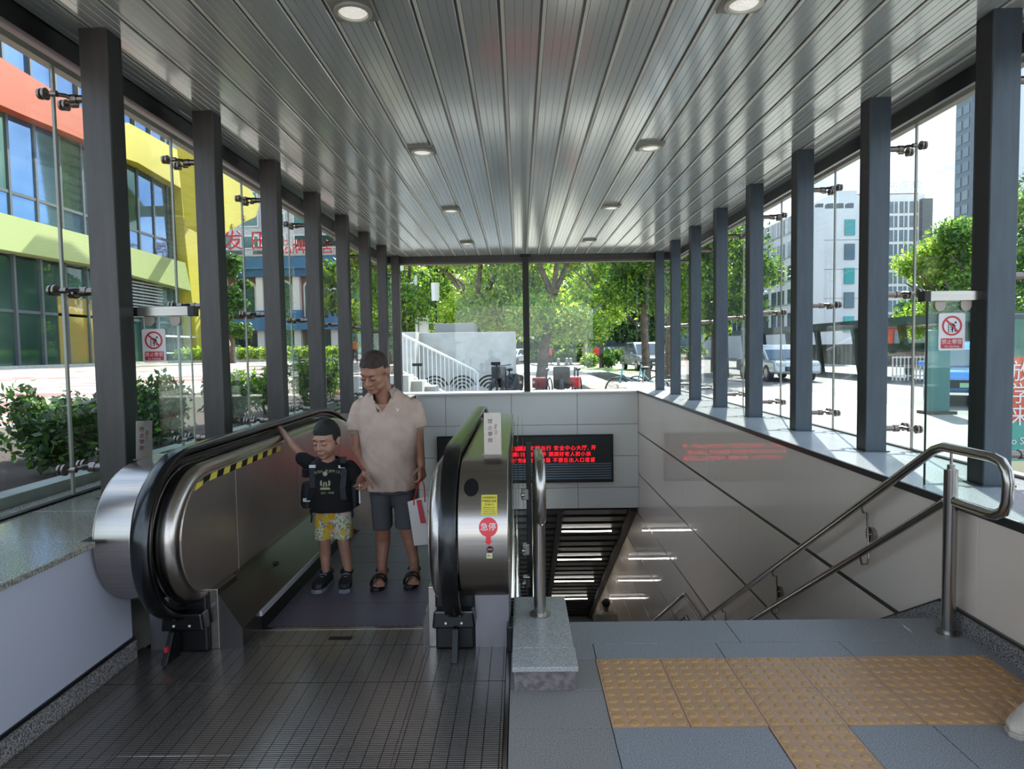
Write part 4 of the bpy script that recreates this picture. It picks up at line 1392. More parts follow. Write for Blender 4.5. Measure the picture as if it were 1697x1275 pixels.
# ------------------------------------------------------------------ right-hand city
wb_ = empty('white_office_block', (29, 66, .1), 'white office block with a column of teal windows beyond the right glazing', 'building')
m_wb = mat('white facade', 'c9cccb', .6)
m_teal = mat('teal glass', '3f8a86', .1, .5)
m_gwin = mat('grey window glass', '56646c', .1, .5)
obj('front_wing', B().box(25.6, 31.4, 60, 74, .1, 13.6), m_wb, wb_)
obj('side_wing', B().box(24.2, 25.6, 56, 92, .1, 12.9), m_wb, wb_)
obj('roof_box', B().box(29.6, 31.3, 62, 68, 13.6, 15.6), m_wb, wb_)
for j in range(5):
    z = 3.1 + j * 2.1
    for i in range(9):
        y = 57 + i * 3.8
        f = obj('window', B().box(24.12, 24.22, y, y + 2.9, z, z + 1.25), m_gwin, wb_)
        obj('frame_bar', B().box(24.08, 24.13, y + 1.4, y + 1.5, z, z + 1.25), m_offw, f)
    obj('window_band', B().box(24.15, 24.21, 56, 92, z - .12, z), mat('facade stripe', '9aa3a6', .6), wb_)
for j in range(5):
    obj('teal_window', B().box(29.2, 30.1, 59.9, 60.02, 2.6 + j * 2.15, 4.0 + j * 2.15), m_teal if j % 2 == 0 else m_gwin, wb_)
for i in range(4):
    obj('facade_groove', B().box(25.6, 31.4, 59.98, 60.01, 3 + i * 2.6, 3.03 + i * 2.6), m_frame, wb_)
for i in range(5):
    obj('roof_vent', B().box(26 + i * .9, 26.5 + i * .9, 60.2, 60.8, 13.6, 14.1), m_frame, wb_)
tw = empty('gridded_tower', (66, 125, .1), 'grey gridded tower with rooftop lettering in the right distance', 'building')
obj('tower_body', B().box(60.5, 72.6, 120, 134, .1, 28.0), m_wb, tw)
obj('tower_edge', B().box(71.6, 73.4, 119, 134, .1, 27), m_frame, tw)
for i in range(6):
    for j in range(10):
        x, z = 61 + i * 1.78, 2.2 + j * 2.5
        f = obj('window', B().box(x, x + 1.4, 119.9, 120.05, z, z + 2.0), m_gwin, tw)
        if i > 1: obj('frame_bar', B().box(x + .65, x + .75, 119.8, 119.92, z, z + 2.0), m_offw, f)
obj('sign_rack', B().box(61, 72, 121, 121.2, 28.0, 28.4), m_frame, tw)
text('roof_lettering', '诚科技医院', 2.1, (67.3, 120.8, 29.4), m_wb, tw, extrude=.1)
tt = empty('tall_tower', (66, 95, .1), 'tall residential tower with blue balcony slabs at the right edge', 'building')
obj('tower_slab', B().box(60.4, 61.2, 90, 93.2, .1, 70), mat('tower dark grey', '5d666c', .6), tt)
obj('tower_slab', B().box(61.2, 80, 91, 93.2, .1, 70), m_wb, tt)
for j in range(20):
    z = 9 + j * 1.9
    f = obj('balcony', B().box(61.3, 64.5, 89.2, 91, z, z + .5), m_bl if j % 2 else m_wb, tt)
    obj('window', B().box(60.34, 60.42, 90.4, 91.5, z + .3, z + 1.5), m_gwin, tt)
    obj('window', B().box(60.34, 60.42, 91.9, 92.9, z + .3, z + 1.5), m_gwin, tt)
    obj('window', B().box(62, 64, 90.9, 91.05, z + .5, z + 1.6), m_gwin, tt)
fbk = empty('far_office', (10, 110, .1), 'grey office buildings glimpsed behind the far trees', 'building')
for x0, x1, y0, h in ((-40, -12, 120, 22), (-10, 8, 118, 16), (10, 34, 116, 20), (85, 130, 100, 30), (36, 56, 112, 13)):
    f = obj('office_wing', B().box(x0, x1, y0, y0 + 15, .1, h), mat('far grey facade', '7c8286', .7), fbk)
    for j in range(int(h / 3.5)):
        obj('window_row', B().box(x0 + .8, x1 - .8, y0 - .1, y0, 1.8 + j * 3.5, 3.4 + j * 3.5), m_gwin, f)

# bus shelter, bus, kiosk, advert, fence
bs = empty('bus_shelter', (14, 32, .1), 'long dark green bus shelter roof across the road', 'shelter')
m_shel = mat('shelter dark green', '2e4440', .5)
obj('roof', B().box(13.8, 16.4, 21.5, 46, 2.18, 2.46), m_shel, bs)
for i in range(7):
    y = 22.5 + i * 3.8
    obj('support', B().prism([(y, .1), (y + .18, .1), (y + .9, 2.2), (y + .6, 2.2)], 'x', 15.4, 15.6), m_shel, bs)
obj('back_panel', B().box(15.9, 16.0, 22, 45, .5, 1.5), mat('shelter glass', '35504a', .2), bs)


def wheel(b, c, r, w, ax='y'):
    d = Vector((0, w / 2, 0)) if ax == 'y' else Vector((w / 2, 0, 0))
    b.cyl(Vector(c) - d, Vector(c) + d, r, n=18)


def car(lab, x, y, rot, col, gz=.1, cat='car', suv=False, plate=None):
    t = empty('car', (0, 0, 0), lab, cat, 'cars on the road')
    mc = mat('car paint ' + col, col, .2, .3, coat=1)
    L, W = 2.25, .9
    h1 = .98 if suv else .86
    h2 = 1.72 if suv else 1.45
    body = [(-L, .32), (-L, .62), (-L + .12, .80), (-1.15, h1), (1.9, h1 + .03), (L, .85), (L, .32)]
    obj('body', B().prism(body, 'y', -W, W), mc, t, bevel=.09, seg=3, smooth=40)
    cab = [(-1.15, h1 - .03), (-.45, h2 - .05), (-.1, h2), (1.2, h2), (1.9, h1)]
    obj('cabin', B().prism(cab, 'y', -W + .12, W - .12), mc, t, bevel=.06, seg=2, smooth=40)
    obj('side_glass', B().prism([(-.95, h1 + .03), (-.38, h2 - .12), (1.1, h2 - .1), (1.6, h1 + .03)], 'y', -W + .105, W - .105), m_gwin, t)
    obj('windscreen', B().prism([(-1.13, h1 + .02), (-.5, h2 - .1), (-.47, h2 - .1), (-1.05, h1 + .02)], 'y', -W + .22, W - .22), m_gwin, t)
    for sx in (-1.4, 1.35):
        for sy in (-1, 1):
            b = B(); wheel(b, (sx, sy * (W - .09), .33), .33, .2)
            w = obj('wheel', b, m_black, t, smooth=40)
            b = B(); wheel(b, (sx, sy * (W + .005), .33), .19, .03)
            obj('hubcap', b, m_tubest, w, smooth=40)
    for sy in (-1, 1):
        obj('headlight', B().box(-L - .02, -L + .15, sy * .62 - .17, sy * .62 + .17, .62, .74), m_lens, t, bevel=.02)
        obj('mirror', B().box(-.85, -.7, sy * (W + .02), sy * (W + .17), h1, h1 + .13), mc, t, bevel=.02)
        obj('tail_light', B().box(L - .05, L + .02, sy * .7 - .13, sy * .7 + .13, .7, .85), m_red, t)
    obj('grille', B().box(-L - .015, -L + .05, -.5, .5, .42, .6), m_black, t)
    obj('number_plate', B().box(-L - .03, -L, -.22, .22, .44, .54), mat('plate green', '9fc4a0', .5) if plate else m_white, t)
    t.location = (x, y, gz); t.rotation_euler = (0, 0, rot)
    return t


F = math.pi / 2     # nose towards the camera
car('white hatchback driving across beyond the far window', 4.8, 84, 1.9, 'd8dde0')
car('dark silver off-road car parked right of the far window', 7.6, 40.5, F + .12, '6d7478', suv=True)
car('white car further back behind the bushes', 13.2, 98, F, 'e2e4e6')
car('white car partly hidden behind the far mullion', -.6, 62, F - .3, 'dfe2e4')
car('bright blue taxi seen through the right glass guard', 11.0, 16.2, .98, '2f7fc4', gz=.08, plate=True)
car('silver car waiting beyond the right columns', 10.6, 27.5, F, 'b9bdbf', gz=.08)
car('teal green car glimpsed behind the left columns', -10.5, 50, 0, '2f9a7c', gz=.8)
bu = empty('bus', (27.5, 46, .1), 'orange-red city bus behind the right no-climbing sign', 'bus')
obj('body', B().box(24.8, 32.5, 45, 47.5, .5, 2.6), mat('bus orange', 'c8452c', .4), bu, bevel=.12, seg=3)
obj('roof_edge', B().box(23.6, 32.5, 44.9, 47.6, 2.55, 2.72), m_white, bu)
for x0, x1 in ((25.3, 27.3), (27.6, 29.6), (29.9, 32.2)):
    obj('bus_window', B().box(x0, x1, 44.95, 45.03, 1.45, 2.35), m_gwin, bu)
text('destination', '深圳 10', .34, (28.4, 44.93, 2.45), m_led, bu)
for x in (26.2, 31):
    b = B(); wheel(b, (x, 45.1, .5), .42, .3)
    obj('wheel', b, m_black, bu, smooth=40)
kp = empty('kiosk_panel', (8.25, 13.5, .1), 'teal upright panel beside the blue taxi', 'panel')
obj('panel', B().box(8.02, 8.42, 13.0, 13.2, .1, 1.75), mat('teal board', '2f6a68', .3), kp, bevel=.02)
obj('foot', B().box(7.95, 8.5, 12.9, 13.3, .1, .16), m_dark, kp)
tp_ = empty('traffic_fence', (16.5, 25, .08), 'white picket traffic fence beyond the blue taxi', 'fence')
obj('fence_rail', B().box(14, 21, 24.98, 25.02, .95, 1.0), m_white, tp_)
obj('fence_rail', B().box(14, 21, 24.98, 25.02, .25, .30), m_white, tp_)
for i in range(48):
    obj('picket', B().box(14 + i * .147, 14.05 + i * .147, 24.99, 25.01, .1, 1.02), m_white, tp_)
ad = empty('advert_board', (4.9, 5.6, .1), 'orange and teal street advertising board at the right picture edge', 'advert')
obj('frame', B().box(4.28, 5.7, 6.0, 6.12, .1, 1.75), m_frame, ad, bevel=.01)
obj('poster_upper', B().box(4.33, 5.65, 5.985, 6.0, .78, 1.36), mat('poster orange', 'cf5a3f', .5), ad)
obj('poster_top', B().box(4.33, 5.65, 5.985, 6.0, 1.36, 1.7), m_gl2, ad)
obj('poster_lower', B().box(4.33, 5.65, 5.985, 6.0, .42, .78), mat('poster teal', '4f9a8c', .5), ad)
obj('poster_base', B().box(4.33, 5.65, 5.985, 6.0, .15, .42), mat('poster cream', 'd9c9a0', .5), ad)
for i, ch in enumerate('放学来'):
    text('poster_text', ch, .2, (4.50, 5.98, 1.22 - i * .2), m_offw, ad)
text('poster_text', 'To SCHOOL', .09, (4.62, 5.98, .6), m_offw, ad)
for i in range(7):
    x, y = 6.6 - i * .55 + (i % 2) * .3, 56 + (i % 3)
    t = empty('bollard', (x, y, .1), 'short grey stone bollard, %s in the row across the far pavement' % ['rightmost', 'second from the right', 'third from the right', 'middle one', 'third from the left', 'second from the left', 'leftmost'][i], 'bollard', 'bollards on the far pavement')
    obj('shaft', B().cyl((x, y, .1), (x, y, .62), .14, .12, n=12), mat('bollard grey', '6f6f6c', .7), t, smooth=40)
    obj('cap', B().ball((x, y, .62), (.12, .12, .06), 10), m_offw, t, smooth=60)
sg_ = empty('road_sign', (5.3, 52, .1), 'white rectangular road sign on a pole behind the island tree', 'sign')
obj('pole', B().cyl((5.3, 52, .1), (5.3, 52, 4.2), .07, n=8), m_tubest, sg_)
obj('sign_plate', B().box(4.8, 5.8, 51.9, 51.96, 3.2, 5.0), m_offw, sg_)


def bicycle(lab, x, y, rot, col, gz=.1, basket=None, cat='bicycle', scooter=False):
    t = empty('scooter' if scooter else 'bicycle', (0, 0, 0), lab, cat, 'two-wheelers before the far window')
    mc = mat('bike ' + col, col, .3, .3)
    for sx in (-.52, .52):
        pts = [(sx + .32 * math.cos(q), 0, .34 + .32 * math.sin(q)) for q in [2 * math.pi * k / 20 for k in range(20)]]
        w = obj('wheel', B().tube(pts, .05 if scooter else .02, 6, closed=True), m_black, t, smooth=60)
        sp_ = B()
        for k in range(6):
            a = math.pi * k / 6
            sp_.cyl((sx - .3 * math.cos(a), 0, .34 - .3 * math.sin(a)), (sx + .3 * math.cos(a), 0, .34 + .3 * math.sin(a)), .004, n=4)
        obj('spokes', sp_, m_tubest, w, kind='stuff')
    fr = B().tube([(-.52, 0, .34), (-.36, 0, .95)], .022, 6).tube([(-.42, 0, .75), (.12, 0, .38), (.2, 0, .85)], .02, 6).tube([(.12, 0, .36), (.52, 0, .34), (.17, 0, .74)], .014, 6)
    obj('frame', fr, mc, t)
    obj('handlebar', B().tube([(-.25, -.28, 1.02), (-.36, -.1, 1.0), (-.36, .1, 1.0), (-.25, .28, 1.02)], .014, 6), m_dark, t)
    obj('saddle', B().ball((.22, 0, .88), (.14, .07, .04), 10), m_black, t, smooth=60)
    if scooter:
        obj('body_shell', B().prism([(-.2, .3), (.75, .35), (.8, .7), (.35, .78), (.15, .45), (-.1, .42)], 'y', -.14, .14), mc, t, bevel=.05)
        obj('front_shield', B().prism([(-.42, .45), (-.3, .45), (-.32, .98), (-.42, .98)], 'y', -.2, .2), mc, t, bevel=.03)
    if basket:
        obj('basket', B().box(-.72, -.46, -.14, .14, .48, .72), mat('basket ' + basket, basket, .6), t, bevel=.01)
    t.location = (x, y, gz); t.rotation_euler = (0, 0, rot)
    return t


bicycle('shared bike with dark red basket, just right of the far mullion', .62, 16.3, 1.3, '3a3c3e', basket='7a2530')
bicycle('shared bike with bright red basket, right of the dark one', 1.42, 16.4, 1.35, '3a3c3e', basket='c8303a')
bicycle('black electric scooter between the two red baskets', 1.02, 16.0, 1.5, '1c1e20', scooter=True, cat='scooter')
bicycle('black scooter in front of the wave pattern', -.35, 16.9, 1.1, '24282c', scooter=True, cat='scooter')
bicycle('pale teal shared bike at the right end of the far window', 2.95, 16.6, .2, '8fc0c0')
bicycle('second pale teal bike, half behind the last right column', 3.5, 17.2, .3, '8fc0c0')

# ------------------------------------------------------------------ people
m_skin = mat('tanned skin', 'aa7a62', .55, 0, var='9c6c56', vscale=12, sub=.05)
m_skinb = mat('child skin', 'b58670', .5, 0, var='a97b66', vscale=12, sub=.05)
m_lid = mat('eye dark', '2a1a16', .4)
m_lip = mat('lip', '8d5148', .45)
m_hair = mat('hair brown black', '2c2019', .7, 0, var='3d2c22', vscale=40, bump=.5, bscale=160)
m_hairb = mat('hair black', '0c0b0c', .6, 0, bump=.6, bscale=200)


def hand(b, wrist, d, side, nrm, s=1.0, curl=25, thumb_in=.3, spread=.012):
    """wrist point; d pointing direction; side = towards the thumb; nrm = palm facing; lengths for an adult x s"""
    w, d, side, nrm = Vector(wrist), Vector(d).normalized(), Vector(side).normalized(), Vector(nrm).normalized()
    r = .0085 * s
    for i, (o, L) in enumerate(((.030, .070), (.010, .078), (-.010, .073), (-.029, .058))):
        k = w + d * (.085 * s - abs(i - 1) * .004 * s) + side * o * s
        b.capsule(w + side * o * .55 * s + d * .01 * s, k, .0135 * s, .0115 * s, 10)
        p = k
        a = 0
        for j, f in enumerate((.45, .32, .23)):
            a += math.radians(curl) * (.7 if j == 0 else 1)
            q = p + (d * math.cos(a) + nrm * math.sin(a)) * L * f * s + side * (o * .12) * s
            b.capsule(p, q, r * (1.05 - .08 * j), r * (.97 - .08 * j), 8)
            p = q
    t0 = w + d * .02 * s + side * .024 * s
    t1 = t0 + (d * .6 + side * .75 + nrm * thumb_in).normalized() * .038 * s
    t2 = t1 + (d * .85 + side * .35 + nrm * thumb_in).normalized() * .030 * s
    t3 = t2 + (d * .95 + side * .05 + nrm * thumb_in * 1.3).normalized() * .024 * s
    b.capsule(t0, t1, .0125 * s, .0105 * s, 9); b.capsule(t1, t2, .0105 * s, .0092 * s, 9); b.capsule(t2, t3, .0092 * s, .008 * s, 9)


def head_parts(b, T, round_=1.0, child=False):
    """adds head lumps; T = 4x4 transform from head frame (face towards -y)"""
    def E(c, r):
        b.ball(T @ Vector(c), r, 18, T.to_3x3().to_4x4())

    def C(p, q, r0, r1): b.capsule(T @ Vector(p), T @ Vector(q), r0, r1, 12)
    E((0, .012, .032), (.077, .094, .088))
    E((0, -.020, -.030), (.062 * round_, .072, .078))
    if child:
        for s in (-1, 1): E((s * .032, -.044, -.040), (.034, .036, .036))
        E((0, -.064, -.086), (.026, .022, .018))
    else:
        for s in (-1, 1): E((s * .036, -.046, -.020), (.028, .034, .026)); E((s * .034, -.034, -.066), (.028, .042, .028))
        E((0, -.054, -.090), (.036, .034, .027))
    E((0, -.074, .030), (.050, .018, .018))
    C((0, -.088, .010), (0, -.108 if not child else -.102, -.026), .008, .0125)
    for s in (-1, 1):
        E((s * .012, -.097, -.030), (.010, .010, .008))
        E((s * .031, -.077, .004), (.017, .014, .011))
        E((s * .078, .012, -.006), (.009, .020, .030))
        E((s * .084, .018, .004), (.007, .014, .020))
    C((-.016, -.087, -.058), (.016, -.087, -.058), .0075, .0075)
    C((-.013, -.085, -.068), (.013, -.085, -.068), .0075, .0075)


def face_bits(T, parent, browm, child=False):
    for s in (-1, 1):
        b = B().tube([T @ Vector((s * .030 + q * .0145, -.0895 + abs(q) * .005 + (q * s > 0) * abs(q) * .004, .0005 - (1 - q * q) * .003)) for q in (-1, -.5, 0, .5, 1)], [.0012, .0022, .0026, .0022, .0012], 6)
        obj('eye', b, m_lid, parent)
        b = B().tube([T @ Vector((s * .030 + q * .0165, -.0905 + (q * s > 0) * abs(q) * .012, .026 + (1 - q * q) * .004)) for q in (-1, -.5, 0, .5, 1)], [.0012, .0028, .003, .0026, .001], 6)
        obj('eyebrow', b, browm, parent)
    b = B().tube([T @ Vector((q * .021, -.0975 + abs(q) * .004, -.0632 + abs(q) * .0012)) for q in (-1, -.5, 0, .5, 1)], [.0012, .0028, .0032, .0028, .0012], 6)
    obj('lips', b, m_lip, parent)


def hair_shell(T, mt, parent, line, thick=.06, seed=1, top=0):
    """line(c) > 0 where hair grows; thickness fades in from the hairline"""
    me = fuse(B().ball((0, .012, .032), (.0765, .0935, .0875), 44), .003, 1, 'hair')
    cut(me, lambda c: line(c) < 0)
    C0 = Vector((0, .012, .03))
    for v in me.vertices:
        f = min(1, max(0, line(v.co) / .022))
        d = v.co - C0
        v.co += d * (.012 + thick * f) + d.normalized() * (noise.noise(v.co * 110) * .002 * f) + Vector((0, 0, top * f * max(0, d.z / .09)))
    me.transform(T)
    shift(me, -wloc(parent))
    return obj('hair', me, mt, parent, smooth=80)


def limb(b, pts, rs, n=14):
    for i in range(len(pts) - 1):
        b.capsule(pts[i], pts[i + 1], rs[i], rs[i + 1], n)


def ell(cx, cy, cz, rx, ry, n=28, tilt=0, rot=0):
    """horizontal superellipse ring"""
    out = []
    for k in range(n):
        q = 2 * math.pi * k / n
        a_, b_ = math.cos(q), math.sin(q)
        x = math.copysign(abs(a_) ** .85, a_) * rx; y = math.copysign(abs(b_) ** .85, b_) * ry
        x, y = x * math.cos(rot) - y * math.sin(rot), x * math.sin(rot) + y * math.cos(rot)
        out.append(Vector((cx + x, cy + y, cz + x * tilt)))
    return out


def skin_obj(b, voxel, mt, parent, name='body', smooth=4, disp=None):
    me = fuse(b, voxel, smooth, name, disp)
    shift(me, -wloc(parent))
    return obj(name, me, mt, parent, smooth=80)


# ---- the man ---------------------------------------------------------------
YM = 4.28
man = empty('person', (-.80, YM, -.012), 'man in beige polo shirt and grey knee shorts looking down, holding a white bag', 'person')


def W(px, py, dy=0.0): return at(px, py, y=YM + dy)


hc_ = W(620, 616, -.05)
TH = Matrix.Translation(hc_) @ Euler((math.radians(31), math.radians(4), math.radians(-14)), 'XYZ').to_matrix().to_4x4() @ Matrix.Scale(1.11, 4)
b = B()
head_parts(b, TH)
neck0, neck1 = W(634, 640, .03), W(638, 668, .06)
b.capsule(TH @ Vector((0, .02, -.03)), neck0, .055, .056); b.capsule(neck0, neck1, .056, .062)
b.capsule(W(608, 678, .06), W(676, 678, .06), .05, .05)       # shoulder girdle
b.loft([ell(*W(643, 668, .04), .15, .075), ell(*W(643, 700, .03), .165, .098), ell(*W(646, 760, .03), .145, .10), ell(*W(648, 795, .03), .14, .085), ell(*W(649, 808, .03), .12, .06)])
# arms
sR, eR, wR = W(594, 678, .05), W(591, 742, .05), W(607, 775, -.06)
limb(b, [sR, eR, wR], [.050, .040, .026])
hand(b, wR, W(606, 795, -.07) - wR, (1, -.1, 0), (-.6, -.3, -.2), .98, 34, .4)
sL, eL, wL = W(688, 678, .05), W(693, 742, .06), W(698, 771, 0)
limb(b, [sL, eL, wL], [.050, .040, .026])
hand(b, wL, W(700, 790, -.02) - wL, (-.5, -1, 0), (-1, .2, 0), .98, 52, .5)
# legs
hipR, kR, aR, fR = W(634, 815, .03), W(634, 872, .0), W(633, 938, .0), W(632, 948, -.06)
hipL, kL, aL, fL = W(665, 815, .03), W(671, 868, .01), W(686, 926, .03), W(688, 938, -.04)
limb(b, [hipR, kR], [.066, .05]); limb(b, [kR, W(635, 895, .03), aR], [.05, .049, .031])
limb(b, [hipL, kL], [.066, .05]); limb(b, [kL, W(678, 890, .04), aL], [.05, .049, .031])
GR = .0
for a_, f_, tx, tz in ((aR, W(632, 965, -.12), -.02, 0), (aL, W(686, 955, -.10), .02, 0)):
    foot0 = Vector((a_.x, a_.y + .015, .045)); toe = Vector((f_.x + tx * .2, a_.y - .15, .022))
    b.capsule(a_, foot0, .033, .034); b.capsule(foot0, toe, .036, .027)
    for q in range(5):
        o = (q - 2) * .015
        b.capsule(toe + Vector((o * .8, 0, 0)), toe + Vector((o, -.035 + abs(o) * .4, -.004)), .012, .010, 8)
me = fuse(b, .0042, 3, 'body'); relax(me, lambda c: (c - hc_).length < .16, 9); shift(me, -wloc(man)); obj('body', me, m_skin, man, smooth=80)
face_bits(TH, man, m_hair)
hair_shell(TH, m_hair, man, lambda c: max(min(c.z - .070 + abs(c.x) * .25, 1), min(c.z - .035 + (c.y + .01) * 1.2, c.y + .012 + 0 * c.x)), .02, 3)
# polo shirt
b = B()
b.loft([ell(*W(637, 645, .055), .080, .055), ell(*W(638, 651, .05), .115, .07), ell(*W(640, 658, .045), .152, .08), ell(*W(641, 667, .045), .178, .09), ell(*W(642, 684, .035), .192, .108), ell(*W(644, 720, .02), .188, .125), ell(*W(646, 760, .01), .176, .132), ell(*W(648, 790, .005), .172, .135), ell(*W(649, 806, .005), .166, .135), ell(*W(649, 810, .005), .163, .133)])
b.capsule(W(600, 676, .05), W(593, 706, .05), .066, .072)
b.loft([ell(*W(597, 684, .05), .070, .075, rot=.1), ell(*W(594, 712, .045), .073, .076, tilt=.05)])
b.capsule(W(684, 676, .05), W(690, 700, .055), .066, .070)
b.loft([ell(*W(686, 684, .05), .070, .075), ell(*W(692, 709, .06), .066, .074, tilt=.15)])


def folds(co_):
    return noise.noise(Vector((co_.x * 16, co_.y * 8, co_.z * 5))) * .007 + noise.noise(Vector((co_.x * 28 + co_.z * 22, co_.y * 10, co_.z * 12))) * .0035


me = fuse(b, .006, 5, 'shirt', folds)
vx, vz0, vz1 = W(632, 684).x, W(632, 681).z, W(634, 636).z
def vcut(c):
    if c.y > YM + .03: return False
    t = (c.z - vz0) / (vz1 - vz0)
    return t > 0 and abs(c.x - vx - .004 - t * .02) < .012 + t * .085
cut(me, vcut)
cut(me, lambda c: (c - W(636, 646, .03)).length < .062)
shift(me, -wloc(man))
shirt = obj('polo_shirt', me, mat('beige jersey', 'c4aa9a', .9, 0, var='bba191', vscale=14, bump=.25, bscale=500), man, smooth=80)
m_collar = mat('collar beige', 'a89788', .9)
cc_ = W(636, 648, .04)
rings = []
for a_ in range(-52, 233, 15):
    q = math.radians(a_)
    end = max(0, 1 - min(a_ + 52, 232 - a_) / 40)
    cx_, sy_ = math.cos(q), math.sin(q)
    top_, low_ = .026 + .012 * sy_ - .010 * end, -.012 + .006 * sy_ - .030 * end
    r0, r1 = .060, .088 + .016 * end
    pin = cc_ + Vector((cx_ * r0 * 1.08, sy_ * r0, top_)); pout = cc_ + Vector((cx_ * r1 * 1.08, sy_ * r1, low_))
    mid_ = pin.lerp(pout, .35) + Vector((0, 0, .009))
    o3 = Vector((0, 0, -.006))
    rings.append([pin, mid_, pout, pout + o3, mid_ + o3, pin + o3])
obj('collar', B().loft(rings), m_collar, man, smooth=50)
pk = [W(616, 664, -.095), W(634, 684, -.125)]
obj('placket', B().tube([W(617, 662, -.072), W(623, 671, -.092), W(632, 683, -.108)], .010, 8, flat=(1, .4)), mat('placket', 'b8a596', .9), man, smooth=60)
for p in ((622.5, 668, -.10), (628, 680, -.112)):
    q = W(*p); obj('button', B().cyl(q, q + Vector((0, -.004, 0)), .005, n=10), m_black, man)
obj('chest_mark', B().prism([(W(663, 680).x, W(663, 680).z), (W(660, 673).x, W(660, 673).z), (W(664, 677).x, W(664, 677).z), (W(668, 673).x, W(668, 673).z)], 'y', YM - .098, YM - .09), m_offw, man)
# shorts
b = B()
b.loft([ell(*W(649, 788, .015), .145, .115), ell(*W(650, 815, .015), .146, .118)])
b.loft([ell(*W(633, 800, .02), .082, .092), ell(*W(633, 850, .01), .066, .080), ell(*W(634, 876, .0), .062, .068, tilt=.1)])
b.loft([ell(*W(668, 800, .02), .080, .092), ell(*W(670, 848, .02), .064, .078), ell(*W(671, 874, .01), .060, .066)])
me = fuse(b, .006, 5, 'shorts', lambda c: noise.noise(Vector((c.x * 14, c.y * 10, c.z * 9))) * .006)
shift(me, -wloc(man))
obj('knee_shorts', me, mat('slate shorts', '4c4b4d', .85, 0, bump=.2, bscale=300), man, smooth=80)
# sandals
m_sand = mat('sandal black', '141212', .5)
for a_, f_ in ((aR, 632), (aL, 686)):
    cx = a_.x; y0 = a_.y
    sole = [(cx + w_ * .046, y0 + yy_) for w_, yy_ in ((-.5, .05), (-.7, .0), (-.75, -.08), (-.95, -.15), (-.8, -.20), (-.2, -.215), (.5, -.205), (.95, -.16), (.8, -.08), (.7, .0), (.5, .05))]
    t = obj('sandal', B().prism(sole, 'z', -.012, .012), m_sand, man, bevel=.006)
    for yy_, rr_ in ((-.135, .046), (-.085, .046)):
        obj('strap', B().tube([(cx + .046 * math.cos(q), y0 + yy_ + .01 * math.sin(q * 2), .012 + .050 * math.sin(q)) for q in [math.pi * k / 8 for k in range(9)]], .019, 8, flat=(1, .35)), m_sand, t, smooth=60)
    obj('strap', B().tube([(cx + .04 * math.cos(q), y0 + .0 + .045 * math.sin(q), .055) for q in [math.pi * k / 8 for k in range(9)]], .011, 8, flat=(.4, 1)), m_sand, t, smooth=60)

# ---- shopping bag ----------------------------------------------------------
bg = empty('shopping_bag', W(694, 866, -.07), 'white shopping bag with orange-red handles in the man\'s left hand', 'bag')
P_ = [(675, 832), (708, 822), (712, 903), (686, 905)]
b = B()
F_ = [at(*p, y=YM - .11) for p in P_]
K_ = [at(*p, y=YM - .02) + Vector((.0, 0, 0)) for p in P_]
mid = [(F_[i] + F_[(i + 1) % 4]) / 2 for i in range(4)]
rings = []
for t in (0, .25, .5, .75, 1):
    l_, r_ = F_[0].lerp(F_[3], t), F_[1].lerp(F_[2], t)
    l2, r2 = K_[0].lerp(K_[3], t), K_[1].lerp(K_[2], t)
    bul = math.sin(math.pi * min(1, t + .15)) * .012
    rings.append([l_, l_.lerp(r_, .5) + Vector((0, -bul, 0)), r_, r_.lerp(r2, .5) + Vector((-.012, 0, 0)), r2, r2.lerp(l2, .5), l2, l2.lerp(l_, .5) + Vector((.012, 0, 0))])
obj('bag_body', B().loft(rings[::-1]), mat('bag white', 'd9cfc8', .6, 0, bump=.4, bscale=30), bg, smooth=50, bevel=.003)
m_hdl = mat('handle orange red', 'd8402c', .5)
hd_ = W(699, 794, -.05)
for dy in (0, .07):
    pl_ = at(686, 829, y=YM - .11 + dy); pr_ = at(704, 824, y=YM - .11 + dy)
    obj('bag_handle', B().tube([pl_ + Vector((0, -.003, -.03)), pl_, pl_.lerp(hd_, .6) + Vector((-.008, 0, 0)), hd_ + Vector((0, 0, .008)), pr_.lerp(hd_, .6) + Vector((.008, 0, 0)), pr_, pr_ + Vector((0, -.003, -.03))], .007, 8, flat=(1.3, .6)), m_hdl, bg, smooth=60)
A1, A2 = at(690, 830, y=YM - .128), at(697, 868, y=YM - .128)
obj('red_strip', B().add([A1, A1 + Vector((.028, 0, .004)), A2 + Vector((.03, 0, .003)), A2, A1 + Vector((0, .02, 0)), A1 + Vector((.028, .02, .004)), A2 + Vector((.03, .02, .003)), A2 + Vector((0, .02, 0))], [(3, 2, 1, 0), (4, 5, 6, 7), (0, 1, 5, 4), (1, 2, 6, 5), (2, 3, 7, 6), (3, 0, 4, 7)]), m_red, bg)

# ---- the boy ---------------------------------------------------------------
YB = 4.20
boy = empty('person', (-1.18, YB, -.012), 'little boy in black printed t-shirt and yellow patterned shorts, one hand on the handrail', 'person')


def V(px, py, dy=0.0): return at(px, py, y=YB + dy)


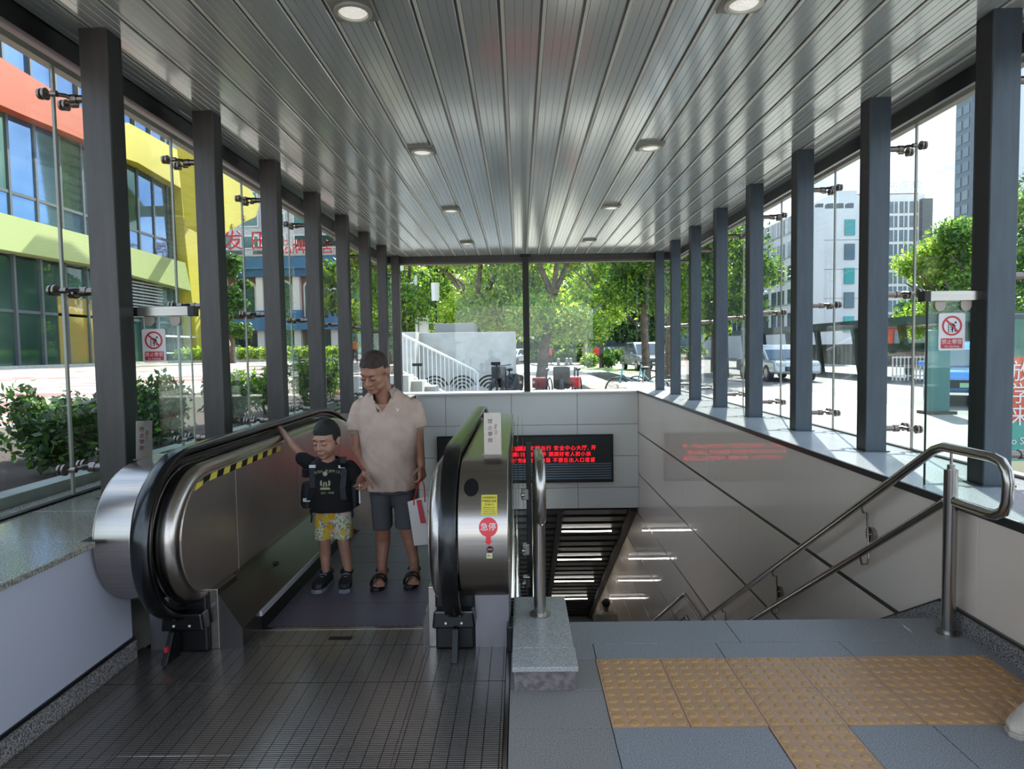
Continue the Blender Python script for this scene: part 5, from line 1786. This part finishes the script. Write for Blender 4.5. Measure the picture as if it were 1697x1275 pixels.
TB = Matrix.Translation(V(541, 730, -.02)) @ Euler((math.radians(12), 0, math.radians(-16)), 'XYZ').to_matrix().to_4x4() @ Matrix.Scale(1.0, 4)
b = B()
head_parts(b, TB, 1.06, True)
b.capsule(TB @ Vector((0, .02, -.03)), V(545, 765, .02), .04, .04)
b.loft([ell(*V(545, 762, .03), .06, .05), ell(*V(546, 772, .03), .105, .062), ell(*V(546, 800, .03), .11, .072), ell(*V(548, 850, .03), .105, .075)])
sR2, eR2, wR2 = V(512, 768, .03), V(484, 736, .09), at(467, 714, y=4.50)
limb(b, [sR2, eR2, wR2], [.034, .027, .019])
hp = Vector((-1.711, 4.60, 1.022))
hand(b, wR2, hp - wR2 + Vector((0, 0, .004)), (0, 1, 0.0), (-.2, 0, -1), .62, 18, .2)
sL2, eL2, wL2 = V(581, 776, .03), V(594, 800, .05), V(604, 786, -.09)
limb(b, [sL2, eL2, wL2], [.034, .028, .02])
hand(b, wL2, V(612, 797, -.12) - wL2, (0, -.3, 1), (.3, 0, -.6), .62, 30, .2)
for hx_, kx, ax, ay in ((538, 538, 540, .0), (566, 569, 577, .01)):
    limb(b, [V(hx_, 858, .03), V(kx, 897, .0)], [.055, .037]); limb(b, [V(kx, 897, .0), V((kx + ax) / 2, 918, .015), V(ax, 945, ay)], [.037, .037, .026])
me = fuse(b, .0036, 3, 'body'); hb_ = TB.to_translation(); relax(me, lambda c: (c - hb_).length < .14, 5); shift(me, -wloc(boy)); obj('body', me, m_skinb, boy, smooth=80)
face_bits(TB, boy, m_hairb, True)
hair_shell(TB, m_hairb, boy, lambda c: max(c.z - .058 + abs(c.x) * .12, min(c.z - .02 + (c.y + .03) * 1.1, c.y + .03)), .055, 5, top=.014)
b = B()
b.loft([ell(*V(546, 757, .03), .055, .048), ell(*V(547, 763, .03), .10, .062), ell(*V(549, 775, .03), .128, .076), ell(*V(549, 800, .03), .128, .086), ell(*V(549, 825, .025), .134, .09), ell(*V(550, 846, .02), .136, .09)])
limb(b, [V(514, 768, .03), V(502, 760, .05)], [.046, .048]); b.loft([ell(*V(512, 776, .03), .04, .05), ell(*V(510, 790, .03), .036, .045)])
limb(b, [V(580, 774, .03), V(590, 790, .04)], [.046, .050])
me = fuse(b, .0052, 4, 'tshirt', lambda c: noise.noise(Vector((c.x * 20, c.y * 12, c.z * 10))) * .005)
cut(me, lambda c: (c - V(545, 753, .01)).length < .062)
bvh = BVHTree.FromPolygons([v.co for v in me.vertices], [p.vertices[:] for p in me.polygons])
me2 = me
shift(me2, -wloc(boy))
tsh = obj('t_shirt', me2, mat('black cotton', '0d0d10', .9, 0, bump=.2, bscale=400), boy, smooth=80)


def on_shirt(v):
    h = bvh.ray_cast(Vector((v.x, YB - 1, v.z)), Vector((0, 1, 0)))
    return Vector((v.x, (h[0].y if h[0] else YB - .08) - .0025 - (0), v.z))


m_print = mat('print pale yellow', 'a9a884', .8)
cx0 = V(546, 775)
for i, ch in enumerate('HUSH PUPPIES'):
    a = (i - 5.5) / 11
    x = cx0.x + a * .175; z = V(546, 779).z - abs(a) ** 2 * .05
    if ch != ' ':
        text('shirt_lettering', ch, .026, (x, 0, z), m_print, boy, rot=(math.pi / 2, a * .55, 0), conform=on_shirt, extrude=0)
text('shirt_lettering', 'EST. 1958', .020, (cx0.x, 0, V(546, 814).z), m_print, boy, conform=on_shirt, extrude=0)


def patch(name, polys, mt, parent, fn):
    bm = bmesh.new()
    for poly in polys:
        bm.faces.new([bm.verts.new((x, 0, z)) for x, z in poly])
    bmesh.ops.triangulate(bm, faces=bm.faces[:])
    bmesh.ops.subdivide_edges(bm, edges=bm.edges[:], cuts=2, use_grid_fill=True)
    for v in bm.verts: v.co = fn(v.co)
    me_ = bpy.data.meshes.new(name); bm.normal_update(); bm.to_mesh(me_); bm.free()
    shift(me_, -wloc(parent))
    return obj(name, me_, mt, parent)


cxx = V(543, 800)
em = [circ(cxx.x, V(543, 783).z, .015, 12)]
for s in (-1, 1):
    em.append([(cxx.x + s * .022, cxx.z + .028), (cxx.x + s * .034, cxx.z + .016), (cxx.x + s * .032, cxx.z - .008), (cxx.x + s * .020, cxx.z - .012), (cxx.x + s * .026, cxx.z + .004)])
    em.append([(cxx.x + s * .002, cxx.z + .018), (cxx.x + s * .012, cxx.z + .010), (cxx.x + s * .014, cxx.z - .016), (cxx.x + s * .004, cxx.z - .014)])
em.append([(cxx.x - .028, cxx.z - .020), (cxx.x + .028, cxx.z - .020), (cxx.x + .034, cxx.z - .034), (cxx.x - .034, cxx.z - .034)])
for e_ in em: patch('shirt_emblem', [e_], m_print, boy, on_shirt)
# patterned shorts
def flower_mat():
    m = mat('patterned shorts', 'c9c7b0', .85)
    n, l = m.node_tree.nodes, m.node_tree.links
    t = n.new('ShaderNodeTexCoord')
    v = n.new('ShaderNodeTexVoronoi'); v.inputs['Scale'].default_value = 17
    l.new(t.outputs['Object'], v.inputs['Vector'])
    r = n.new('ShaderNodeValToRGB'); r.color_ramp.interpolation = 'CONSTANT'
    r.color_ramp.elements[0].color = lin('c29a2c'); r.color_ramp.elements[1].position = .5; r.color_ramp.elements[1].color = (0, 0, 0, 1)
    l.new(v.outputs['Distance'], r.inputs[0])
    w = n.new('ShaderNodeTexNoise'); w.inputs['Scale'].default_value = 70; w.inputs['Detail'].default_value = 2
    l.new(t.outputs['Object'], w.inputs['Vector'])
    r2 = n.new('ShaderNodeValToRGB'); r2.color_ramp.interpolation = 'CONSTANT'
    r2.color_ramp.elements[0].color = lin('6f8478'); r2.color_ramp.elements[1].position = .46; r2.color_ramp.elements[1].color = lin('cfcab4')
    e = r2.color_ramp.elements.new(.62); e.color = lin('c9b23e')
    l.new(w.outputs['Fac'], r2.inputs[0])
    lt = n.new('ShaderNodeMath'); lt.operation = 'LESS_THAN'; lt.inputs[1].default_value = .46
    l.new(v.outputs['Distance'], lt.inputs[0])
    mxx = n.new('ShaderNodeMixRGB'); l.new(lt.outputs[0], mxx.inputs[0]); l.new(r2.outputs[0], mxx.inputs[1])
    vc = n.new('ShaderNodeValToRGB'); vc.color_ramp.interpolation = 'CONSTANT'
    vc.color_ramp.elements[0].color = lin('c9962c'); vc.color_ramp.elements[1].position = .5; vc.color_ramp.elements[1].color = lin('d5b6b4')
    e = vc.color_ramp.elements.new(.62); e.color = lin('cba93a')
    sc_ = n.new('ShaderNodeSeparateColor'); l.new(v.outputs['Color'], sc_.inputs[0]); l.new(sc_.outputs[0], vc.inputs[0])
    l.new(vc.outputs[0], mxx.inputs[2])
    l.new(mxx.outputs[0], n['Principled BSDF'].inputs['Base Color'])
    return m


b = B()
b.loft([ell(*V(551, 838, .02), .112, .078), ell(*V(552, 862, .02), .118, .08)])
b.loft([ell(*V(539, 850, .02), .070, .075), ell(*V(538, 892, .0), .064, .068, tilt=.05)])
b.loft([ell(*V(565, 850, .02), .070, .075), ell(*V(569, 890, .0), .062, .066)])
me = fuse(b, .0055, 4, 'shorts', lambda c: noise.noise(Vector((c.x * 18, c.y * 12, c.z * 10))) * .005)
shift(me, -wloc(boy))
obj('patterned_shorts', me, flower_mat(), boy, smooth=80)
# trainers
m_sh = mat('trainer dark', '17191f', .6); m_sole = mat('trainer sole grey', '7c8086', .6)
for px, py, rz in ((540, 960, -.12), (574, 958, .16)):
    c = V(px, py, 0); c.z = 0; c.y = YB + .01
    R_ = Matrix.Translation(c) @ Matrix.Rotation(rz, 4, 'Z')
    prof_ = [(-.030, .05), (-.036, -.02), (-.043, -.10), (-.034, -.15), (0, -.165), (.034, -.15), (.043, -.10), (.036, -.02), (.030, .05)]
    def ring(sc, z, dy=0): return [R_ @ Vector((x * sc, (y - -.05) * sc - .05 + dy, z)) for x, y in prof_]
    sole = obj('trainer', B().loft([ring(1.0, .014), ring(1.0, .03), ring(.93, .048), ring(.62, .066, .022)][::-1]), m_sh, boy, smooth=60, bevel=.003)
    obj('trainer_sole', B().loft([ring(1.03, -.012), ring(1.05, .014)][::-1]), m_sole, sole, bevel=.004)
    obj('trainer_collar', B().tube([R_ @ Vector((.030 * math.cos(q), .015 + .036 * math.sin(q), .075)) for q in [2 * math.pi * k / 14 for k in range(14)]], .014, 8, closed=True), m_sh, sole, smooth=60)
    obj('sock', B().cyl(R_ @ Vector((0, .012, .05)), R_ @ Vector((0, .012, .10)), .030, .027, 14), mat('sock dark', '1c1e26', .9), sole, smooth=60)
    for k in range(3):
        y_ = -.045 - k * .024
        obj('lace', B().tube([R_ @ Vector((q * .022, y_, .078 - k * .010 - abs(q) * .008)) for q in (-1, 0, 1)], .004, 6), m_sole, sole)
# backpack
bp = empty('backpack', V(549, 815, .13), 'dark navy school backpack with white reflective tabs, worn by the boy', 'backpack')
m_bp = mat('navy nylon', '12141f', .6, 0, bump=.3, bscale=60)
b = B()
for z_, rx_, ry_ in ((846, .125, .06), (840, .15, .085), (800, .155, .09), (770, .14, .08), (762, .10, .05)):
    pass
b.loft([ell(*V(552, q[0], .17), q[1], q[2]) for q in ((848, .12, .05), (842, .15, .075), (805, .155, .085), (775, .14, .075), (764, .09, .04))][::-1][::-1])
obj('pack_body', b, m_bp, bp, smooth=50)
b = B().loft([ell(*V(511, q[0], .06), q[1], .05) for q in ((840, .030), (835, .045), (815, .045), (800, .036))])
sp_ = obj('side_pocket', b, m_bp, bp, smooth=50)
obj('reflective_tab', B().box(V(502, 829).x, V(514, 829).x, YB - .002, YB + .004, V(510, 832).z, V(510, 826).z), m_white, sp_, bevel=.002)
sp2 = obj('side_pocket', B().loft([ell(*V(588, q[0], .08), q[1], .05) for q in ((838, .028), (834, .038), (810, .038), (796, .030))]), m_bp, bp, smooth=50)
obj('white_edge', B().box(V(594, 800).x, V(596.5, 800).x, YB + .0, YB + .03, V(594, 835).z, V(594, 797).z), m_white, sp2)
for sx, x0, x1 in ((-1, 520, 521), (1, 572, 574)):
    pts = [on_shirt(V(px, py)) for px, py in ((x0 + 2, 764), (x0, 775), (x0 - 2 * 0, 790), (x0 + sx * -1, 806), (x0 + sx * 3 - 2, 826))]
    pts = [V(x0 + 3 * -sx, 757, .08)] + pts + [V(x0 - 10 if sx < 0 else x1 + 10, 834, .05)]
    stp = obj('shoulder_strap', ribbon([p + Vector((0, -.004, 0)) for p in pts], .040, .007), m_bp, bp, bevel=.003)
    c = on_shirt(V(x0, 773))
    c = on_shirt(V(520 if sx < 0 else 569, 772)); w = .021
    obj('reflective_tab', B().box(c.x - w, c.x + w, c.y - .020, c.y - .010, c.z - .009, c.z + .009), mat('reflective white', 'e8e6ef', .3, 0), stp, bevel=.001)
obj('tail_strap', B().tube([V(514, 845, .03), V(517, 855, .02), V(516, 866, .02)], .006, 6), m_bp, bp)
obj('tail_strap', B().tube([V(583, 845, .03), V(584, 853, .02), V(583, 858, .02)], .010, 6), m_bp, bp)

# ---- person going down in the shaft ---------------------------------------
sh_ = empty('person', (1.78, 13.92, -5.525), 'person with dark hair in a pale top going down deep in the shaft', 'person')
b = B(); X, Y0, Z0 = 1.78, 13.92, -5.525
b.ball((X, Y0, Z0 + 1.52 + .03), (.078, .095, .115), 16); b.capsule((X, Y0, Z0 + 1.45), (X, Y0, Z0 + 1.35), .05, .055)
for s in (-1, 1):
    limb(b, [(X + s * .09, Y0, Z0 + .85), (X + s * .09, Y0 + (.1 if s > 0 else 0), Z0 + .45), (X + s * .09, Y0 + (.12 if s > 0 else -.05), Z0 + .06)], [.08, .055, .04])
    limb(b, [(X + s * .19, Y0, Z0 + 1.32), (X + s * .23, Y0 - .02, Z0 + 1.05), (X + s * .22, Y0 + .08, Z0 + .85)], [.05, .04, .028])
    hand(b, (X + s * .22, Y0 + .08, Z0 + .85), (0, .2, -1), (0, 1, 0), (-s, 0, 0), .95, 20)
    b.capsule((X + s * .09, Y0 + (.12 if s > 0 else -.05), Z0 + .05), (X + s * .09, Y0 + (.26 if s > 0 else .09), Z0 + .03), .04, .03)
b.capsule((X - .12, Y0, Z0 + 1.32), (X + .12, Y0, Z0 + 1.32), .06, .06)
skin_obj(b, .01, m_skin, sh_, 'body', 3)
b = B().loft([ell(X, Y0, Z0 + 1.39, .09, .06), ell(X, Y0, Z0 + 1.34, .19, .09), ell(X, Y0, Z0 + 1.15, .18, .11), ell(X, Y0, Z0 + .85, .17, .11)][::-1])
for s in (-1, 1): limb(b, [(X + s * .18, Y0, Z0 + 1.32), (X + s * .22, Y0, Z0 + 1.12)], [.06, .058])
me = fuse(b, .01, 4, 'top'); shift(me, -wloc(sh_)); obj('pale_top', me, mat('pale top', 'b9b3a6', .9), sh_, smooth=80)
b = B().loft([ell(X, Y0, Z0 + .93, .15, .1), ell(X, Y0, Z0 + .8, .16, .11)][::-1])
for s in (-1, 1): limb(b, [(X + s * .085, Y0, Z0 + .8), (X + s * .09, Y0 + (.1 if s > 0 else 0), Z0 + .45), (X + s * .09, Y0 + (.12 if s > 0 else -.05), Z0 + .12)], [.09, .07, .055])
me = fuse(b, .01, 4, 'trousers'); shift(me, -wloc(sh_)); obj('trousers', me, m_sh, sh_, smooth=80)
b = B().ball((X, Y0 - .01, Z0 + 1.57), (.088, .105, .10), 18); obj('hair', b, m_hairb, sh_, smooth=80)

# ---- the person standing at the right picture edge: only a shoe is in frame --
pr_ = empty('person', (2.04, 2.62, 0), 'person cut off by the right picture edge, only a cream leather shoe in view', 'person')
m_cr = mat('cream leather', 'cfc2b4', .5, 0, var='c0b1a2', vscale=20)
X, Y0 = 2.04, 2.66
def shoe(tx, ty, rz, parent):
    R_ = Matrix.Translation((tx, ty, 0)) @ Matrix.Rotation(rz, 4, 'Z')
    pf = [(-.028, .12), (-.036, .09), (-.036, .0), (-.048, -.08), (-.042, -.14), (-.015, -.17), (.018, -.168), (.042, -.135), (.046, -.08), (.036, .0), (.034, .09), (.026, .12)]
    def rg_(sc, z, dy=0, sy=None): return [R_ @ Vector((x * sc, y * (sy or sc) + dy, z)) for x, y in pf]
    s_ = obj('shoe', B().loft([rg_(1, .022), rg_(1.02, .04), rg_(.9, .065, .01), rg_(.72, .085, .03, .68), rg_(.6, .10, .06, .45)][::-1]), m_cr, parent, smooth=60, bevel=.003)
    obj('shoe_sole', B().loft([rg_(1.03, 0), rg_(1.05, .022)][::-1]), mat('shoe sole', 'b8a99b', .6), s_, bevel=.004)
    for k in range(4):
        for q in (-1, 1):
            p = R_ @ Vector((q * .020, -.075 + k * .028, .076 + k * .006))
            obj('eyelet', B().cyl(p, p + Vector((q * .002, -.002, .004)), .0045, n=8), m_dark, s_)
        obj('lace', B().tube([R_ @ Vector((q * .019, -.075 + k * .028, .079 + k * .006 + (1 - abs(q)) * .004)) for q in (-1, 0, 1)], .0035, 6), m_offw, s_)
rz_s = -1.05
shoe(1.997, 2.53, rz_s, pr_)
shoe(2.10, 2.20, rz_s, pr_)
b = B()
legs = []
for ax, ay in ((2.082, 2.575), (2.185, 2.245)):
    limb(b, [(ax, ay, .09), (ax, ay, .45), (2.20, 2.40 + (ay - 2.42) * .5, .84)], [.04, .055, .085])
bx_, by_ = 2.17, 2.40
b.loft([ell(bx_, by_, .80, .11, .15), ell(bx_, by_, 1.0, .10, .13), ell(bx_, by_, 1.25, .10, .16), ell(bx_, by_, 1.36, .075, .13), ell(bx_, by_, 1.42, .05, .05), ell(bx_, by_, 1.48, .05, .05)])
TP = Matrix.Translation((bx_ - .02, by_, 1.56)) @ Euler((0, 0, -1.4)).to_matrix().to_4x4()
head_parts(b, TP)
for s in (-1, 1):
    limb(b, [(bx_, by_ + s * .17, 1.33), (bx_, by_ + s * .21, 1.06), (bx_ - .05, by_ + s * .2, .84)], [.05, .04, .026])
    hand(b, (bx_ - .05, by_ + s * .2, .84), (0, 0, -1), (-1, 0, 0), (0, -s, 0), .95, 20)
skin_obj(b, .006, m_skin, pr_, 'body', 3)
face_bits(TP, pr_, m_hairb)
hair_shell(TP, m_hairb, pr_, lambda c: max(c.z - .058, min(c.z + .05, c.y + .01)), .06, 6)
b = B().loft([ell(bx_, by_, 1.41, .06, .07), ell(bx_, by_, 1.36, .10, .17), ell(bx_, by_, 1.2, .13, .19), ell(bx_, by_, .9, .13, .18)][::-1])
for s in (-1, 1): limb(b, [(bx_, by_ + s * .16, 1.33), (bx_, by_ + s * .21, 1.14)], [.06, .06])
me = fuse(b, .008, 4, 'top'); shift(me, -wloc(pr_)); obj('grey_top', me, mat('grey top', '77797c', .9), pr_, smooth=80)
b = B().loft([ell(bx_, by_, .95, .115, .155), ell(bx_, by_, .8, .12, .16)][::-1])
for ax, ay in ((2.082, 2.575), (2.185, 2.245)): limb(b, [(2.20, 2.40 + (ay - 2.42) * .5, .84), (ax, ay, .45), (ax, ay, .16)], [.095, .07, .055])
me = fuse(b, .008, 4, 'trousers'); shift(me, -wloc(pr_)); obj('trousers', me, m_sh, pr_, smooth=80)

# ---- distant pedestrians ----------------------------------------------------
def walker(lab, x, y, gz, top, leg, rot=0, h=1.65):
    t = empty('person', (0, 0, 0), lab, 'person', 'pedestrians outside')
    k = h / 1.65
    b = B(); b.ball((0, 0, 1.53 * k), (.08, .095, .12), 12); b.capsule((0, 0, 1.4 * k), (0, 0, 1.3 * k), .05, .06)
    for s in (-1, 1):
        limb(b, [(s * .09, 0, .85 * k), (s * .09, -s * .1, .45 * k), (s * .09, -s * .16 + .05, .05)], [.08, .055, .035], 8)
        b.capsule((s * .09, -s * .16 + .05, .04), (s * .09, -s * .16 - .08, .03), .035, .03, 8)
        limb(b, [(s * .19, 0, 1.3 * k), (s * .23, s * .06, 1.05 * k), (s * .22, s * .12 - .06, .82 * k)], [.05, .04, .028], 8)
        hand(b, (s * .22, s * .12 - .06, .82 * k), (0, -.2, -1), (0, -1, 0), (-s, 0, 0), .95, 20)
    skin_obj(b, .014, m_skin, t, 'body', 2)
    b = B().loft([ell(0, 0, 1.38 * k, .08, .06, 12), ell(0, 0, 1.3 * k, .19, .1, 12), ell(0, 0, .85 * k, .17, .12, 12)][::-1])
    for s in (-1, 1): limb(b, [(s * .17, 0, 1.3 * k), (s * .22, s * .04, 1.1 * k)], [.065, .06], 8)
    obj('top', fuse(b, .016, 3, 'top'), mat('cloth ' + top, top, .9), t, smooth=80)
    b = B()
    for s in (-1, 1): limb(b, [(s * .08, 0, .85 * k), (s * .09, -s * .1, .45 * k), (s * .09, -s * .16 + .05, .15)], [.1, .075, .06], 8)
    obj('trousers', fuse(b, .016, 3, 'trousers'), mat('cloth ' + leg, leg, .9), t, smooth=80)
    obj('hair', B().ball((0, .012, 1.57 * k), (.088, .1, .1), 12), m_hairb, t, smooth=80)
    t.location = (x, y, gz); t.rotation_euler = (0, 0, rot)
    return t


walker('pedestrian in a red top beside the big tree trunk', 2.65, 58, .1, 'c02a3a', '30343c', .4)
walker('pedestrian in grey in front of the white hatchback', 6.0, 60, .1, '6a6c6a', '3a3c40', -.3)
walker('rider-like pedestrian in a red top beyond the grass island', 6.5, 56, .1, 'd02c2c', '22242a', .2)
walker('pedestrian in white on the plaza between the second and third left columns', -13.2, 29.5, .8, 'd8d4cc', '9a948a', .5)
walker('pedestrian in an orange vest beyond the fifth left column', -10.2, 41, .8, 'd8643a', '4a3a34', .5)
